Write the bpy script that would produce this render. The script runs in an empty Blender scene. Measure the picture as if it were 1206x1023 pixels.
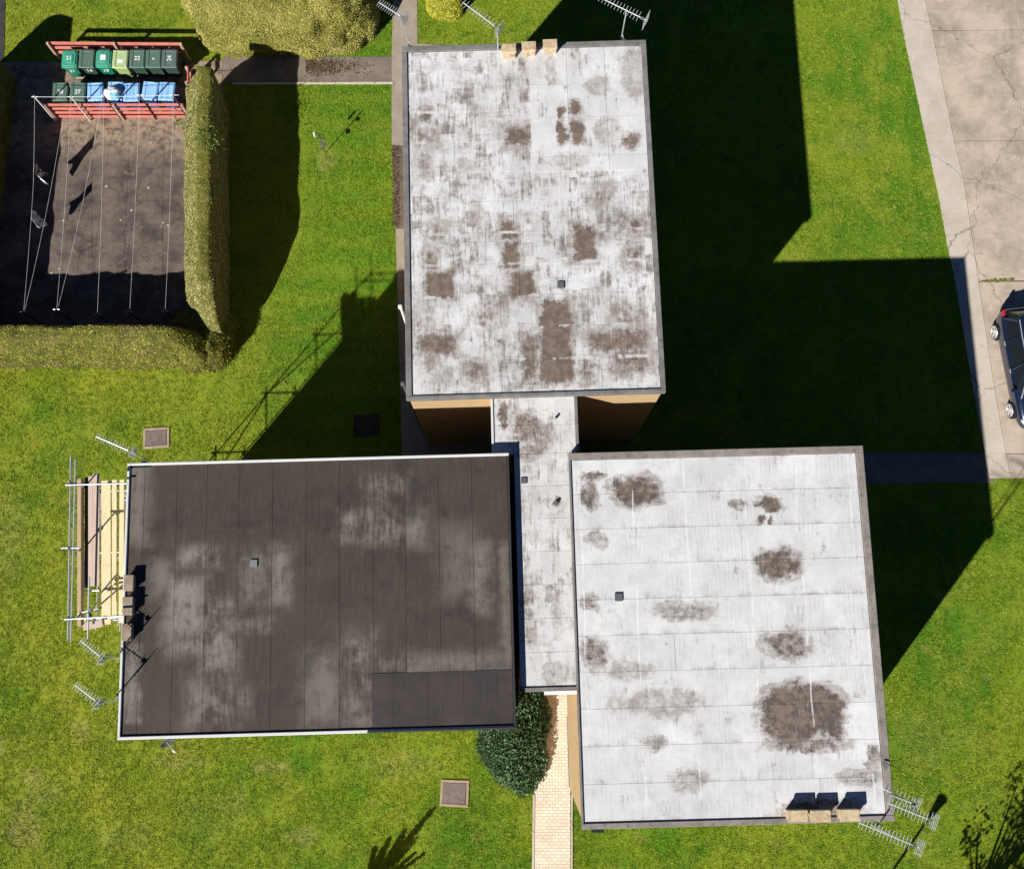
import bpy, bmesh, math, random
import numpy as np
from mathutils import Vector, Matrix

random.seed(7); rng = np.random.default_rng(7)
scene = bpy.context.scene
COL = scene.collection

# ------------------------------------------------------------------ camera, sky, sun, exposure
CAM_H, F_PX, TILT = 38.6, 1307.0, 0.18534
cam_d = bpy.data.cameras.new('camera'); cam = bpy.data.objects.new('camera', cam_d); COL.objects.link(cam)
cam.location = (0, 0, CAM_H); cam.rotation_euler = (TILT, 0, 0)
cam_d.sensor_width = 36; cam_d.lens = 36 * F_PX / 1206; cam_d.clip_start = .5; cam_d.clip_end = 2000
scene.camera = cam
SX, SY = .8535, 1.0741                       # ground shadow offset per metre of height
SUN_EL = math.atan(1 / math.hypot(SX, SY))
world = bpy.data.worlds.new('World'); scene.world = world; world.use_nodes = True
wn = world.node_tree; wn.nodes.clear()
sky = wn.nodes.new('ShaderNodeTexSky'); sky.sky_type = 'NISHITA'; sky.sun_disc = False
sky.sun_elevation = SUN_EL; sky.sun_rotation = math.atan2(-SX, -SY) % (2 * math.pi)
sky.dust_density = 0; sky.air_density = .45; sky.ozone_density = 8.0
bg = wn.nodes.new('ShaderNodeBackground'); bg.inputs[1].default_value = .05
wo = wn.nodes.new('ShaderNodeOutputWorld'); wn.links.new(sky.outputs[0], bg.inputs[0]); wn.links.new(bg.outputs[0], wo.inputs[0])
sun_d = bpy.data.lights.new('sun', 'SUN'); sun_d.energy = 5.0; sun_d.angle = math.radians(.5); sun_d.color = (1, .965, .9)
sun = bpy.data.objects.new('sun', sun_d); COL.objects.link(sun); sun.location = (-20, -25, 40)
sun.rotation_euler = Vector((SX, SY, -1)).to_track_quat('-Z', 'Y').to_euler()
vs = scene.view_settings; vs.view_transform = 'Standard'; vs.look = 'None'; vs.exposure = .4; vs.gamma = 1; vs.use_curve_mapping = False
scene.cycles.max_bounces = 6; scene.cycles.diffuse_bounces = 3; scene.cycles.glossy_bounces = 3; scene.cycles.caustics_reflective = False; scene.cycles.caustics_refractive = False

# ------------------------------------------------------------------ helpers
_c, _s = math.cos(TILT), math.sin(TILT)
def P(px, py, z=0.0):
    """survey: a photograph position at a known height -> metres"""
    dx, dy, dz = (px - 603) / F_PX, -(py - 511.5) / F_PX, -1.0
    wy, wz = _c * dy - _s * dz, _s * dy + _c * dz
    t = (z - CAM_H) / wz
    return Vector((dx * t, wy * t, z))

def link(o, parent=None):
    COL.objects.link(o)
    if parent: o.parent = parent
    return o
def tag(o, label=None, cat=None, group=None, kind=None):
    if label: o['label'] = label
    if cat: o['category'] = cat
    if group: o['group'] = group
    if kind: o['kind'] = kind
    return o
def empty(name, loc=(0, 0, 0), rz=0, parent=None):
    o = bpy.data.objects.new(name, None); o.location = loc; o.rotation_euler = (0, 0, rz); o.empty_display_size = .2
    return link(o, parent)
def obj(name, me, mat=None, parent=None, loc=None, rot=None, scale=None):
    if isinstance(me, bmesh.types.BMesh):
        bm = me; me = bpy.data.meshes.new(name); bm.to_mesh(me); bm.free()
    if mat is not None and not me.materials: me.materials.append(mat)
    o = bpy.data.objects.new(name, me); link(o, parent)
    if loc is not None: o.location = loc
    if rot is not None: o.rotation_euler = rot
    if scale is not None: o.scale = scale
    return o
def copy_tree(o, parent=None):
    c = o.copy(); link(c, parent)
    for ch in list(o.children): copy_tree(ch, c)
    return c
def np_mesh(name, verts, faces_n, idx):
    """verts (N,3), all faces with faces_n corners, idx (M,faces_n)"""
    me = bpy.data.meshes.new(name); n = len(verts); m = len(idx)
    me.vertices.add(n); me.vertices.foreach_set('co', np.asarray(verts, np.float32).ravel())
    me.loops.add(m * faces_n); me.loops.foreach_set('vertex_index', np.asarray(idx, np.int32).ravel())
    me.polygons.add(m); me.polygons.foreach_set('loop_start', np.arange(0, m * faces_n, faces_n, dtype=np.int32))
    me.update(calc_edges=True); me.validate()
    return me

def b_box(bm, c, s, rz=0, bevel=0, rx=0):
    r = bmesh.ops.create_cube(bm, size=1, matrix=Matrix.Translation(c) @ Matrix.Rotation(rz, 4, 'Z') @ Matrix.Rotation(rx, 4, 'X') @ Matrix.Diagonal((*s, 1)))
    if bevel:
        es = list({e for v in r['verts'] for e in v.link_edges})
        bmesh.ops.bevel(bm, geom=es, offset=bevel, segments=1, affect='EDGES')
    return r
def box_bm(c, s, rz=0, bevel=0):
    bm = bmesh.new(); b_box(bm, c, s, rz, bevel); return bm
def b_tube(bm, a, b, r0, r1=None, n=8, caps=True):
    a = Vector(a); b = Vector(b); d = b - a
    if d.length < 1e-6: return
    bmesh.ops.create_cone(bm, cap_ends=caps, segments=n, radius1=r0, radius2=r0 if r1 is None else r1, depth=d.length,
                          matrix=Matrix.Translation((a + b) / 2) @ d.to_track_quat('Z', 'Y').to_matrix().to_4x4())
def tube_bm(a, b, r0, r1=None, n=8):
    bm = bmesh.new(); b_tube(bm, a, b, r0, r1, n); return bm
def poly_tube_bm(pts, r, n=6):
    bm = bmesh.new()
    for a, b in zip(pts[:-1], pts[1:]): b_tube(bm, a, b, r, n=n)
    return bm
def slab_bm(pts, z0, z1, bevel=0):
    bm = bmesh.new()
    vs_ = [bm.verts.new((p[0], p[1], z0)) for p in pts]
    f = bm.faces.new(vs_); f.normal_update()
    if f.normal.z < 0: f.normal_flip()
    r = bmesh.ops.extrude_face_region(bm, geom=[f])
    for v in r['geom']:
        if isinstance(v, bmesh.types.BMVert): v.co.z = z1
    bmesh.ops.recalc_face_normals(bm, faces=bm.faces[:])
    if bevel:
        top = [e for e in bm.edges if all(abs(v.co.z - z1) < 1e-6 for v in e.verts)]
        bmesh.ops.bevel(bm, geom=top, offset=bevel, segments=1, affect='EDGES')
    return bm
UNIT = None
def unit_cube():
    global UNIT
    bm = bmesh.new(); bmesh.ops.create_cube(bm, size=1); UNIT = bpy.data.meshes.new('unit'); bm.to_mesh(UNIT); bm.free()
unit_cube()

# ------------------------------------------------------------------ materials
class NT:
    def __init__(self, name, rough=.8):
        self.m = bpy.data.materials.new(name); self.m.use_nodes = True
        self.t = self.m.node_tree; self.n = self.t.nodes
        self.b = self.n['Principled BSDF']; self.b.inputs['Roughness'].default_value = rough
        self.b.inputs['Specular IOR Level'].default_value = .25
    def node(self, typ, **kw):
        n = self.n.new(typ)
        for k, v in kw.items(): setattr(n, k, v)
        return n
    def set(self, sock, v):
        if isinstance(v, bpy.types.NodeSocket): self.t.links.new(v, sock)
        else:
            if isinstance(v, (tuple, list)) and sock.type == 'RGBA' and len(v) == 3: v = (*v, 1)
            sock.default_value = v
    def pos(self): return self.node('ShaderNodeNewGeometry').outputs['Position']
    def objco(self, root):
        n = self.node('ShaderNodeTexCoord'); n.object = root; return n.outputs['Object']
    def rand(self): return self.node('ShaderNodeNewGeometry').outputs['Random Per Island']
    def orand(self): return self.node('ShaderNodeObjectInfo').outputs['Random']
    def scale(self, v, s):
        n = self.node('ShaderNodeVectorMath', operation='MULTIPLY'); self.set(n.inputs[0], v); self.set(n.inputs[1], s); return n.outputs[0]
    def vadd(self, v, w):
        n = self.node('ShaderNodeVectorMath', operation='ADD'); self.set(n.inputs[0], v); self.set(n.inputs[1], w); return n.outputs[0]
    def noise(self, v, s, detail=3, rough=.55, dist=0, col=False):
        n = self.node('ShaderNodeTexNoise'); self.set(n.inputs['Vector'], v); self.set(n.inputs['Scale'], s)
        n.inputs['Detail'].default_value = detail; n.inputs['Roughness'].default_value = rough; n.inputs['Distortion'].default_value = dist
        return n.outputs['Color' if col else 'Fac']
    def vor(self, v, s, feature='F1', out='Distance'):
        n = self.node('ShaderNodeTexVoronoi', feature=feature); self.set(n.inputs['Vector'], v); self.set(n.inputs['Scale'], s); return n.outputs[out]
    def math(self, op, a, b=0.0, clamp=False):
        n = self.node('ShaderNodeMath', operation=op, use_clamp=clamp); self.set(n.inputs[0], a); self.set(n.inputs[1], b); return n.outputs[0]
    def mr(self, v, a, b, c=0.0, d=1.0):
        n = self.node('ShaderNodeMapRange', interpolation_type='SMOOTHSTEP'); self.set(n.inputs[0], v)
        n.inputs[1].default_value = a; n.inputs[2].default_value = b; n.inputs[3].default_value = c; n.inputs[4].default_value = d
        return n.outputs[0]
    def mix(self, f, a, b, blend='MIX'):
        n = self.node('ShaderNodeMix', data_type='RGBA', blend_type=blend)
        self.set(n.inputs[0], f); self.set(n.inputs[6], a); self.set(n.inputs[7], b); return n.outputs[2]
    def ramp(self, f, stops):
        n = self.node('ShaderNodeValToRGB'); e = n.color_ramp.elements
        while len(e) < len(stops): e.new(.5)
        for i, (p, c) in enumerate(stops): e[i].position = p; e[i].color = (*c, 1)
        self.set(n.inputs[0], f); return n.outputs[0]
    def snap(self, v, s):
        n = self.node('ShaderNodeVectorMath', operation='SNAP'); self.set(n.inputs[0], v); n.inputs[1].default_value = s; return n.outputs[0]
    def white(self, v):
        n = self.node('ShaderNodeTexWhiteNoise', noise_dimensions='3D'); self.set(n.inputs[0], v); return n.outputs['Value']
    def bump(self, h, strength=.3, dist=.02):
        n = self.node('ShaderNodeBump'); n.inputs['Strength'].default_value = strength; n.inputs['Distance'].default_value = dist
        self.set(n.inputs['Height'], h); self.t.links.new(n.outputs[0], self.b.inputs['Normal'])
    def col(self, c): self.set(self.b.inputs['Base Color'], c); return self
    def stainbox(self, v, c, hs, soft, rnd=False):
        if rnd:
            a = self.node('ShaderNodeVectorMath', operation='SUBTRACT'); self.set(a.inputs[0], v); a.inputs[1].default_value = c
            b = self.node('ShaderNodeVectorMath', operation='DIVIDE'); self.set(b.inputs[0], a.outputs[0]); b.inputs[1].default_value = (hs[0] * 1.12, hs[1] * 1.12, 1e6)
            l = self.node('ShaderNodeVectorMath', operation='LENGTH'); self.set(l.inputs[0], b.outputs[0])
            k = min(.5, soft * 1.3 / min(hs[0], hs[1])); return self.mr(l.outputs['Value'], 1 + k, 1 - k)
        n = self.node('ShaderNodeGroup'); n.node_tree = stain_group()
        self.set(n.inputs[0], v); n.inputs[1].default_value = c; n.inputs[2].default_value = hs; n.inputs[3].default_value = soft
        return n.outputs[0]

def stain_group():
    g = bpy.data.node_groups.get('stain')
    if g: return g
    g = bpy.data.node_groups.new('stain', 'ShaderNodeTree')
    for nm, t in (('V', 'NodeSocketVector'), ('C', 'NodeSocketVector'), ('S', 'NodeSocketVector'), ('Soft', 'NodeSocketFloat')):
        g.interface.new_socket(nm, in_out='INPUT', socket_type=t)
    g.interface.new_socket('Fac', in_out='OUTPUT', socket_type='NodeSocketFloat')
    N = g.nodes; L = g.links
    i = N.new('NodeGroupInput'); o = N.new('NodeGroupOutput')
    def vm(op, a, b=None):
        n = N.new('ShaderNodeVectorMath'); n.operation = op; L.new(a, n.inputs[0])
        if b is not None: L.new(b, n.inputs[1])
        return n.outputs[0]
    d = vm('SUBTRACT', vm('ABSOLUTE', vm('SUBTRACT', i.outputs[0], i.outputs[1])), i.outputs[2])
    sx = N.new('ShaderNodeSeparateXYZ'); L.new(d, sx.inputs[0])
    mx = N.new('ShaderNodeMath'); mx.operation = 'SMOOTH_MAX'; L.new(sx.outputs[0], mx.inputs[0]); L.new(sx.outputs[1], mx.inputs[1]); mx.inputs[2].default_value = .15
    dv = N.new('ShaderNodeMath'); dv.operation = 'DIVIDE'; L.new(mx.outputs[0], dv.inputs[0]); L.new(i.outputs[3], dv.inputs[1])
    mr = N.new('ShaderNodeMapRange'); mr.interpolation_type = 'SMOOTHSTEP'; L.new(dv.outputs[0], mr.inputs[0])
    for k, v in ((1, 1), (2, -1), (3, 0), (4, 1)): mr.inputs[k].default_value = v
    L.new(mr.outputs[0], o.inputs[0])
    return g

def simple(name, c, rough=.7, var=.12, sc=6, metal=0, spec=.25):
    t = NT(name, rough); p = t.pos()
    f = t.noise(p, sc, 4)
    t.col(t.mix(f, tuple(x * (1 - var) for x in c), tuple(min(1, x * (1 + var)) for x in c)))
    t.b.inputs['Metallic'].default_value = metal; t.b.inputs['Specular IOR Level'].default_value = spec
    return t.m

M = {}
M['galv'] = simple('galvanised_steel', (.62, .63, .65), .42, .12, 30, .55)
M['alu'] = simple('aerial_aluminium', (.72, .73, .74), .4, .06, 30, .35)
M['white'] = simple('white_paint', (.78, .77, .75), .5, .06, 5)
M['whitetrim'] = simple('white_roof_trim', (.66, .655, .64), .45, .1, 3)
M['dark'] = simple('dark_plastic', (.02, .02, .022), .5, .2, 10)
M['blacktrim'] = simple('dark_roof_trim', (.045, .042, .042), .6, .3, 5)
M['rubber'] = simple('rubber', (.018, .018, .018), .8, .2, 20)
M['cord'] = simple('line_cord', (.75, .75, .74), .6, .05, 30)
M['pane'] = simple('window_glass', (.02, .025, .03), .06, .1, 2, 0, .6)
M['ventgrey'] = simple('vent_grey', (.11, .115, .12), .6, .15, 20)
M['ventpale'] = simple('vent_pale_grey', (.19, .20, .22), .6, .1, 20)
M['litter'] = simple('dead_leaves', (.13, .085, .05), .9, .5, 40)

def mat_grass(name, blade):
    t = NT(name, .75 if blade else .95); p = t.pos()
    big = t.noise(p, .16, 3, .6); mid = t.noise(p, .7, 4, .6); fine = t.noise(p, 6.5, 4, .65)
    a = t.mix(t.mr(big, .40, .60), (.095, .25, .009), (.29, .365, .018))
    a = t.mix(t.mr(mid, .42, .68, 0, .8), a, (.33, .375, .035))
    a = t.mix(t.mr(t.noise(t.vadd(p, (31, 7, 0)), .9, 4, .65), .60, .74, 0, .65), a, (.42, .33, .11))
    a = t.mix(t.mr(t.noise(t.vadd(p, (11, 57, 0)), 1.6, 4, .6), .53, .70, 0, .75), a, (.062, .19, .010))
    sx_ = t.node('ShaderNodeSeparateXYZ'); t.set(sx_.inputs[0], p)
    a = t.mix(t.math('MULTIPLY', t.mr(sx_.outputs[0], -5.0, -13.0, 0, .75), t.mr(t.noise(p, .45, 4, .6), .35, .6)), a, (.40, .41, .035))      # drier turf to the west
    a = t.mix(t.math('MULTIPLY', t.mr(t.math('ABSOLUTE', t.math('ADD', sx_.outputs[0], 6.2)), 3.2, .5, 0, .6), t.mr(sx_.outputs[1], 4, 9)), a, (.085, .265, .008))   # lusher turf by the northern block
    pw = t.vadd(p, t.scale(t.vadd(t.noise(p, 2.5, 4, .65, col=True), (-.5, -.5, -.5)), (.9, .9, 0)))
    for px, py, rx_, ry_, st in ((27, 976, .5, .62, .85), (40, 915, .3, .25, .7), (55, 935, .55, .3, .5), (318, 902, .5, .2, .75), (357, 984, .5, .25, .6), (283, 935, .2, .45, .4), (-4, 884, .25, .3, .95), (208, 893, .7, .3, .5), (383, 186, .3, .5, .6), (1005, 165, .6, .5, .3), (95, 860, .3, .3, .5), (470, 900, 1.2, .4, .3), (150, 985, .8, .4, .25), (250, 960, .9, .5, .2), (1090, 870, .8, .8, .2), (10, 640, .5, 1.5, .35)):
        c_ = P(px, py); m_ = t.stainbox(pw, (c_.x, c_.y, 0), (rx_, ry_, 9), .3, True)
        a = t.mix(t.math('MULTIPLY', m_, st * .75), a, (.50, .42, .15))
    # faint mowing bands
    sp = t.node('ShaderNodeSeparateXYZ'); t.set(sp.inputs[0], t.vadd(p, t.scale(t.noise(p, .3, 2, col=True), (.8, .8, 0))))
    w = t.math('SINE', t.math('MULTIPLY', sp.outputs[1], 5.6)); w2 = t.math('SINE', t.math('MULTIPLY', sp.outputs[0], 6.4))
    a = t.mix(t.math('MULTIPLY', t.mr(w, -.3, .8, 0, .30), t.mr(sx_.outputs[0], 2, -6)), a, (.33, .385, .03))
    a = t.mix(t.math('MULTIPLY', t.mr(w2, -.3, .8, 0, .28), t.mr(sx_.outputs[0], 5, 9)), a, (.30, .37, .03))
    a = t.mix(t.mr(t.vor(t.vadd(p, t.scale(t.noise(p, 6, 2, col=True), (.15, .15, 0))), 1.15), .10, .05, 0, .6), a, (.05, .17, .02))      # weeds
    if blade:
        r = t.rand()
        a = t.mix(t.mr(fine, .40, .60, .65, 0), a, (.06, .165, .007))
        a = t.mix(t.mr(t.noise(t.vadd(p, (3, 1, 0)), 5, 3, .6), .48, .66, 0, .6), a, (.48, .54, .085))
        a = t.mix(t.mr(r, 0, 1, 0, .5), a, t.mix(t.math('GREATER_THAN', r, .5), (.07, .20, .008), (.46, .54, .07)))
        t.b.inputs['Specular IOR Level'].default_value = .04
        a = t.mix(.16, a, (.03, .10, .0))
    else:
        a = t.mix(.3, a, (.012, .04, .003)); t.bump(t.noise(p, 22, 4), .6, .04)
    t.col(a); return t.m
M['lawn'] = mat_grass('lawn_turf', False); M['blade'] = mat_grass('grass_blades', True)

def mat_leaf(name, cols, sc=1.2, var=.5, rough=.6, core=False, patch=None, patch_sc=1.0, patch_t=(.56, .68)):
    t = NT(name, rough); p = t.pos()
    f = t.noise(p, sc, 4, .65)
    a = t.ramp(t.mr(f, .3, .7), [(i / (len(cols) - 1), c) for i, c in enumerate(cols)])
    if patch:
        a = t.mix(t.mr(t.noise(t.vadd(p, (5, 9, 2)), patch_sc, 4, .6), patch_t[0], patch_t[1], 0, .85), a, patch)
    if not core:
        r = t.rand()
        a = t.mix(t.mr(r, 0, 1, 0, var), a, t.mix(t.math('GREATER_THAN', r, .55), tuple(x * .45 for x in cols[0]), tuple(min(1, x * 1.5) for x in cols[-1])))
    t.col(a); return t.m
HG = [(.10, .13, .012), (.20, .21, .024), (.31, .285, .05)]
M['hedge'] = mat_leaf('privet_leaves', HG, 1.3, .5, patch=(.28, .15, .055), patch_sc=.8)
M['hedge_s'] = mat_leaf('mixed_hedge_leaves', [(.11, .14, .016), (.25, .27, .03), (.40, .40, .07)], 1.0, .55, patch=(.46, .26, .17), patch_sc=.7, patch_t=(.52, .64))
def mat_hedge_east():
    t = NT('trimmed_privet', .7); p = t.pos(); r = t.rand()
    a = t.ramp(t.mr(t.noise(p, 1.6, 5, .7), .32, .68), [(0, (.10, .14, .013)), (.5, (.21, .23, .024)), (1, (.33, .31, .048))])
    a = t.mix(t.mr(t.noise(t.vadd(p, (5, 9, 2)), .8, 4, .6), .54, .66, 0, .85), a, (.46, .25, .10))
    s_ = t.node('ShaderNodeSeparateXYZ'); t.set(s_.inputs[0], p)
    a = t.mix(t.mr(s_.outputs[2], 2.80, 2.70, 0, .9), a, t.mix(t.mr(t.noise(p, 2.5, 4), .35, .65), (.50, .46, .18), (.62, .55, .28)))     # pale clipped stems below the top; also paints the sunlit slope brighter
    a = t.mix(t.mr(r, 0, 1, 0, .45), a, t.mix(t.math('GREATER_THAN', r, .6), (.05, .06, .010), (.52, .50, .14)))
    t.col(a); return t.m
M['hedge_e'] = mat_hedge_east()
M['hedge_core'] = mat_leaf('hedge_twigs', [(.06, .066, .011), (.10, .10, .018), (.15, .13, .03)], 3, core=True, rough=.9)
M['shrub'] = mat_leaf('golden_privet_leaves', [(.16, .185, .024), (.33, .33, .065), (.48, .43, .13)], 1.0, .55, patch=(.52, .40, .19), patch_sc=.5)
M['shrub_core'] = mat_leaf('shrub_twigs', [(.14, .13, .022), (.22, .20, .045)], 3, core=True, rough=.9)
M['yellow'] = mat_leaf('yellow_bush_leaves', [(.24, .27, .012), (.46, .47, .03), (.56, .56, .07)], 3, .5)
M['laurel'] = mat_leaf('laurel_leaves', [(.022, .055, .018), (.05, .11, .038), (.12, .20, .095)], 4, .6, rough=.5)
M['laurel_core'] = simple('bush_twigs', (.012, .02, .008), .9)
M['tree'] = mat_leaf('tree_leaves', [(.03, .06, .012), (.05, .1, .02)], 2, .4)
M['bark'] = simple('bark', (.07, .05, .035), .9, .3, 15)

def mat_brick():
    t = NT('buff_brick', .9); n = t.node('ShaderNodeTexCoord'); p = n.outputs['Object']
    # choose horizontal run by wall direction
    sp = t.node('ShaderNodeSeparateXYZ'); t.set(sp.inputs[0], p)
    cb = t.node('ShaderNodeCombineXYZ'); t.set(cb.inputs[0], t.math('ADD', sp.outputs[0], sp.outputs[1])); t.set(cb.inputs[1], sp.outputs[2])
    b = t.node('ShaderNodeTexBrick'); t.set(b.inputs['Vector'], cb.outputs[0])
    b.inputs['Scale'].default_value = 1; b.inputs['Brick Width'].default_value = .225; b.inputs['Row Height'].default_value = .075; b.inputs['Mortar Size'].default_value = .006
    t.set(b.inputs['Color1'], (.60, .41, .215)); t.set(b.inputs['Color2'], (.51, .34, .17)); t.set(b.inputs['Mortar'], (.42, .36, .26))
    t.col(t.mix(t.mr(t.noise(p, 1.3, 4), .35, .7, 0, .35), b.outputs[0], (.50, .34, .18))); t.bump(b.outputs['Fac'], -.3, .01)
    return t.m
M['brick'] = mat_brick()
def mat_chim():
    t = NT('chimney_stone', .9); p = t.pos()
    a = t.mix(t.mr(t.noise(p, 9, 4), .35, .65), (.62, .50, .32), (.48, .36, .22))
    a = t.mix(t.mr(t.noise(t.vadd(p, (3, 3, 3)), 5, 4), .55, .7, 0, .7), a, (.22, .17, .12)); t.col(a); t.bump(t.noise(p, 40, 3), .3, .01); return t.m
M['chimney'] = mat_chim()

def mat_tarmac(name, c0, c1, speck, sc=2.0):
    t = NT(name, .92); p = t.pos()
    a = t.mix(t.mr(t.noise(p, sc, 5, .65), .3, .7), c0, c1)
    a = t.mix(t.mr(t.noise(p, 45, 2), .5, .75, 0, .5), a, speck)
    a = t.mix(t.mr(t.noise(t.vadd(p, (9, 1, 0)), .8, 4), .55, .75, 0, .5), a, tuple(x * .5 for x in c0))
    t.col(a); t.bump(t.noise(p, 60, 3), .4, .01); return t.m
M['oldchimney'] = mat_tarmac('old_chimney_stone', (.26, .20, .15), (.38, .30, .22), (.45, .37, .28), 5)
M['tarmac'] = mat_tarmac('path_tarmac', (.17, .135, .11), (.24, .195, .16), (.30, .25, .2))
M['pavegrey'] = mat_tarmac('grey_path_concrete', (.30, .25, .19), (.38, .32, .26), (.42, .36, .3))
M['soil'] = mat_tarmac('bare_soil', (.10, .072, .05), (.18, .135, .1), (.26, .2, .15), 6)
M['cover'] = mat_tarmac('manhole_iron', (.16, .125, .115), (.22, .175, .16), (.28, .23, .2), 6)
M['coverframe'] = mat_tarmac('manhole_concrete', (.32, .24, .17), (.44, .34, .25), (.5, .42, .34), 5)
M['shadetone'] = mat_tarmac('shade_dark_surface', (.035, .034, .036), (.055, .052, .052), (.08, .075, .075))  # near-black: shade painted into the surface colour
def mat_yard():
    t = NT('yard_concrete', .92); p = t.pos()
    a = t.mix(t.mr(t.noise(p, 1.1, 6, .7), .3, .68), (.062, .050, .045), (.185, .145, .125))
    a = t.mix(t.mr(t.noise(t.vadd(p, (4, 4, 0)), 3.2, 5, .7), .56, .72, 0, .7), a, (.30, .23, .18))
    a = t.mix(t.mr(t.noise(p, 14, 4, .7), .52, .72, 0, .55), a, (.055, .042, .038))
    # pale droppings and lichen spots
    d = t.vor(t.vadd(p, t.scale(t.noise(p, 9, 2, col=True), (.06, .06, 0))), 1.35)
    a = t.mix(t.mr(d, .035, .06, .85, 0), a, (.62, .58, .54))
    # cracks
    e = t.vor(t.vadd(p, t.scale(t.noise(p, 2.2, 4, col=True), (.5, .5, 0))), .42, 'DISTANCE_TO_EDGE')
    a = t.mix(t.mr(e, .002, .009, .5, 0), a, (.03, .03, .02))
    # sandy edge by the fence
    s = t.node('ShaderNodeSeparateXYZ'); t.set(s.inputs[0], p)
    ed = t.math('MULTIPLY', t.mr(s.outputs[1], 17.2, 18.6), t.mr(t.noise(p, 3, 5, .7), .35, .6))
    a = t.mix(t.math('MULTIPLY', ed, .8), a, (.38, .29, .20))
    t.col(a); t.bump(t.noise(p, 50, 4), .5, .012); return t.m
M['yard'] = mat_yard()
def mat_concrete(name, c0, c1, c2):
    t = NT(name, .9); p = t.pos()
    a = t.mix(t.mr(t.noise(p, .55, 6, .68), .34, .66), c0, c1)
    a = t.mix(t.mr(t.noise(t.vadd(p, (7, 3, 0)), 2.6, 6, .75), .5, .72, 0, .7), a, c2)
    a = t.mix(t.mr(t.noise(t.scale(p, (1, 7, 1)), 1.1, 4, .6), .58, .72, 0, .45), a, tuple(x * .72 for x in c0))
    a = t.mix(t.mr(t.noise(p, 26, 3, .7), .56, .75, 0, .35), a, tuple(x * .55 for x in c0))
    e = t.vor(t.vadd(p, t.scale(t.noise(p, 1.5, 5, .7, col=True), (.9, .9, 0))), .22, 'DISTANCE_TO_EDGE')
    a = t.mix(t.mr(e, .0015, .006, .55, 0), a, (.10, .085, .06))
    a = t.mix(t.mr(t.noise(t.vadd(p, (1, 5, 0)), 1.7, 5, .7), .62, .74, 0, .45), a, (.17, .14, .12))
    a = t.mix(t.mr(t.noise(t.scale(p, (2.2, .35, 1)), 1.2, 5, .7), .55, .72, 0, .4), a, c2)
    t.col(a); t.bump(t.noise(p, 35, 4), .25, .01); return t.m
M['concrete'] = mat_concrete('yard_slab_concrete', (.34, .275, .22), (.55, .45, .36), (.64, .54, .44))
M['kerbconc'] = mat_concrete('footpath_concrete', (.48, .415, .34), (.58, .51, .43), (.62, .55, .47))
def mat_paver():
    t = NT('buff_paver', .88); r = t.rand(); p = t.pos()
    a = t.mix(r, (.74, .63, .49), (.84, .73, .59)); a = t.mix(t.mr(t.noise(p, 1.4, 4), .45, .7, 0, .5), a, (.66, .54, .40))
    t.col(a); t.bump(t.noise(p, 60, 2), .2, .005); return t.m
M['paver'] = mat_paver(); M['joint'] = simple('paver_joint_sand', (.62, .52, .405), .95)

def mat_paint(name, c, rough=.45, wear=None):
    t = NT(name, rough); n = t.node('ShaderNodeTexCoord'); p = t.pos()
    a = t.mix(t.mr(t.noise(p, 4, 4), .3, .7), tuple(x * .85 for x in c), tuple(min(1, x * 1.1) for x in c))
    if wear: a = t.mix(t.mr(t.noise(p, 9, 5, .7), .54, .72, 0, .7), a, wear)
    t.col(a); return t.m
M['red'] = mat_paint('red_fence_paint', (.66, .20, .16), .7, (.72, .36, .30))
M['post'] = mat_paint('weathered_post', (.50, .33, .25), .8, (.34, .2, .14))
def mat_plank(name, c):
    t = NT(name, .8); n = t.node('ShaderNodeTexCoord'); p = t.pos()
    g = t.noise(t.scale(p, (28, 1.6, 1)), 1.5, 5, .6)
    a = t.mix(t.mr(g, .3, .7), tuple(x * .8 for x in c), c)
    a = t.mix(t.mr(t.noise(p, 2.2, 4), .52, .72, 0, .4), a, tuple(x * .68 for x in c)); t.col(a); return t.m
M['plank_new'] = mat_plank('new_scaffold_board', (.86, .72, .44)); M['plank_pink'] = mat_plank('aged_scaffold_board', (.66, .52, .43))
M['plank_brown'] = mat_plank('worn_scaffold_board', (.56, .42, .26)); M['plank_dark'] = mat_plank('dark_scaffold_board', (.10, .078, .072))

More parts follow.
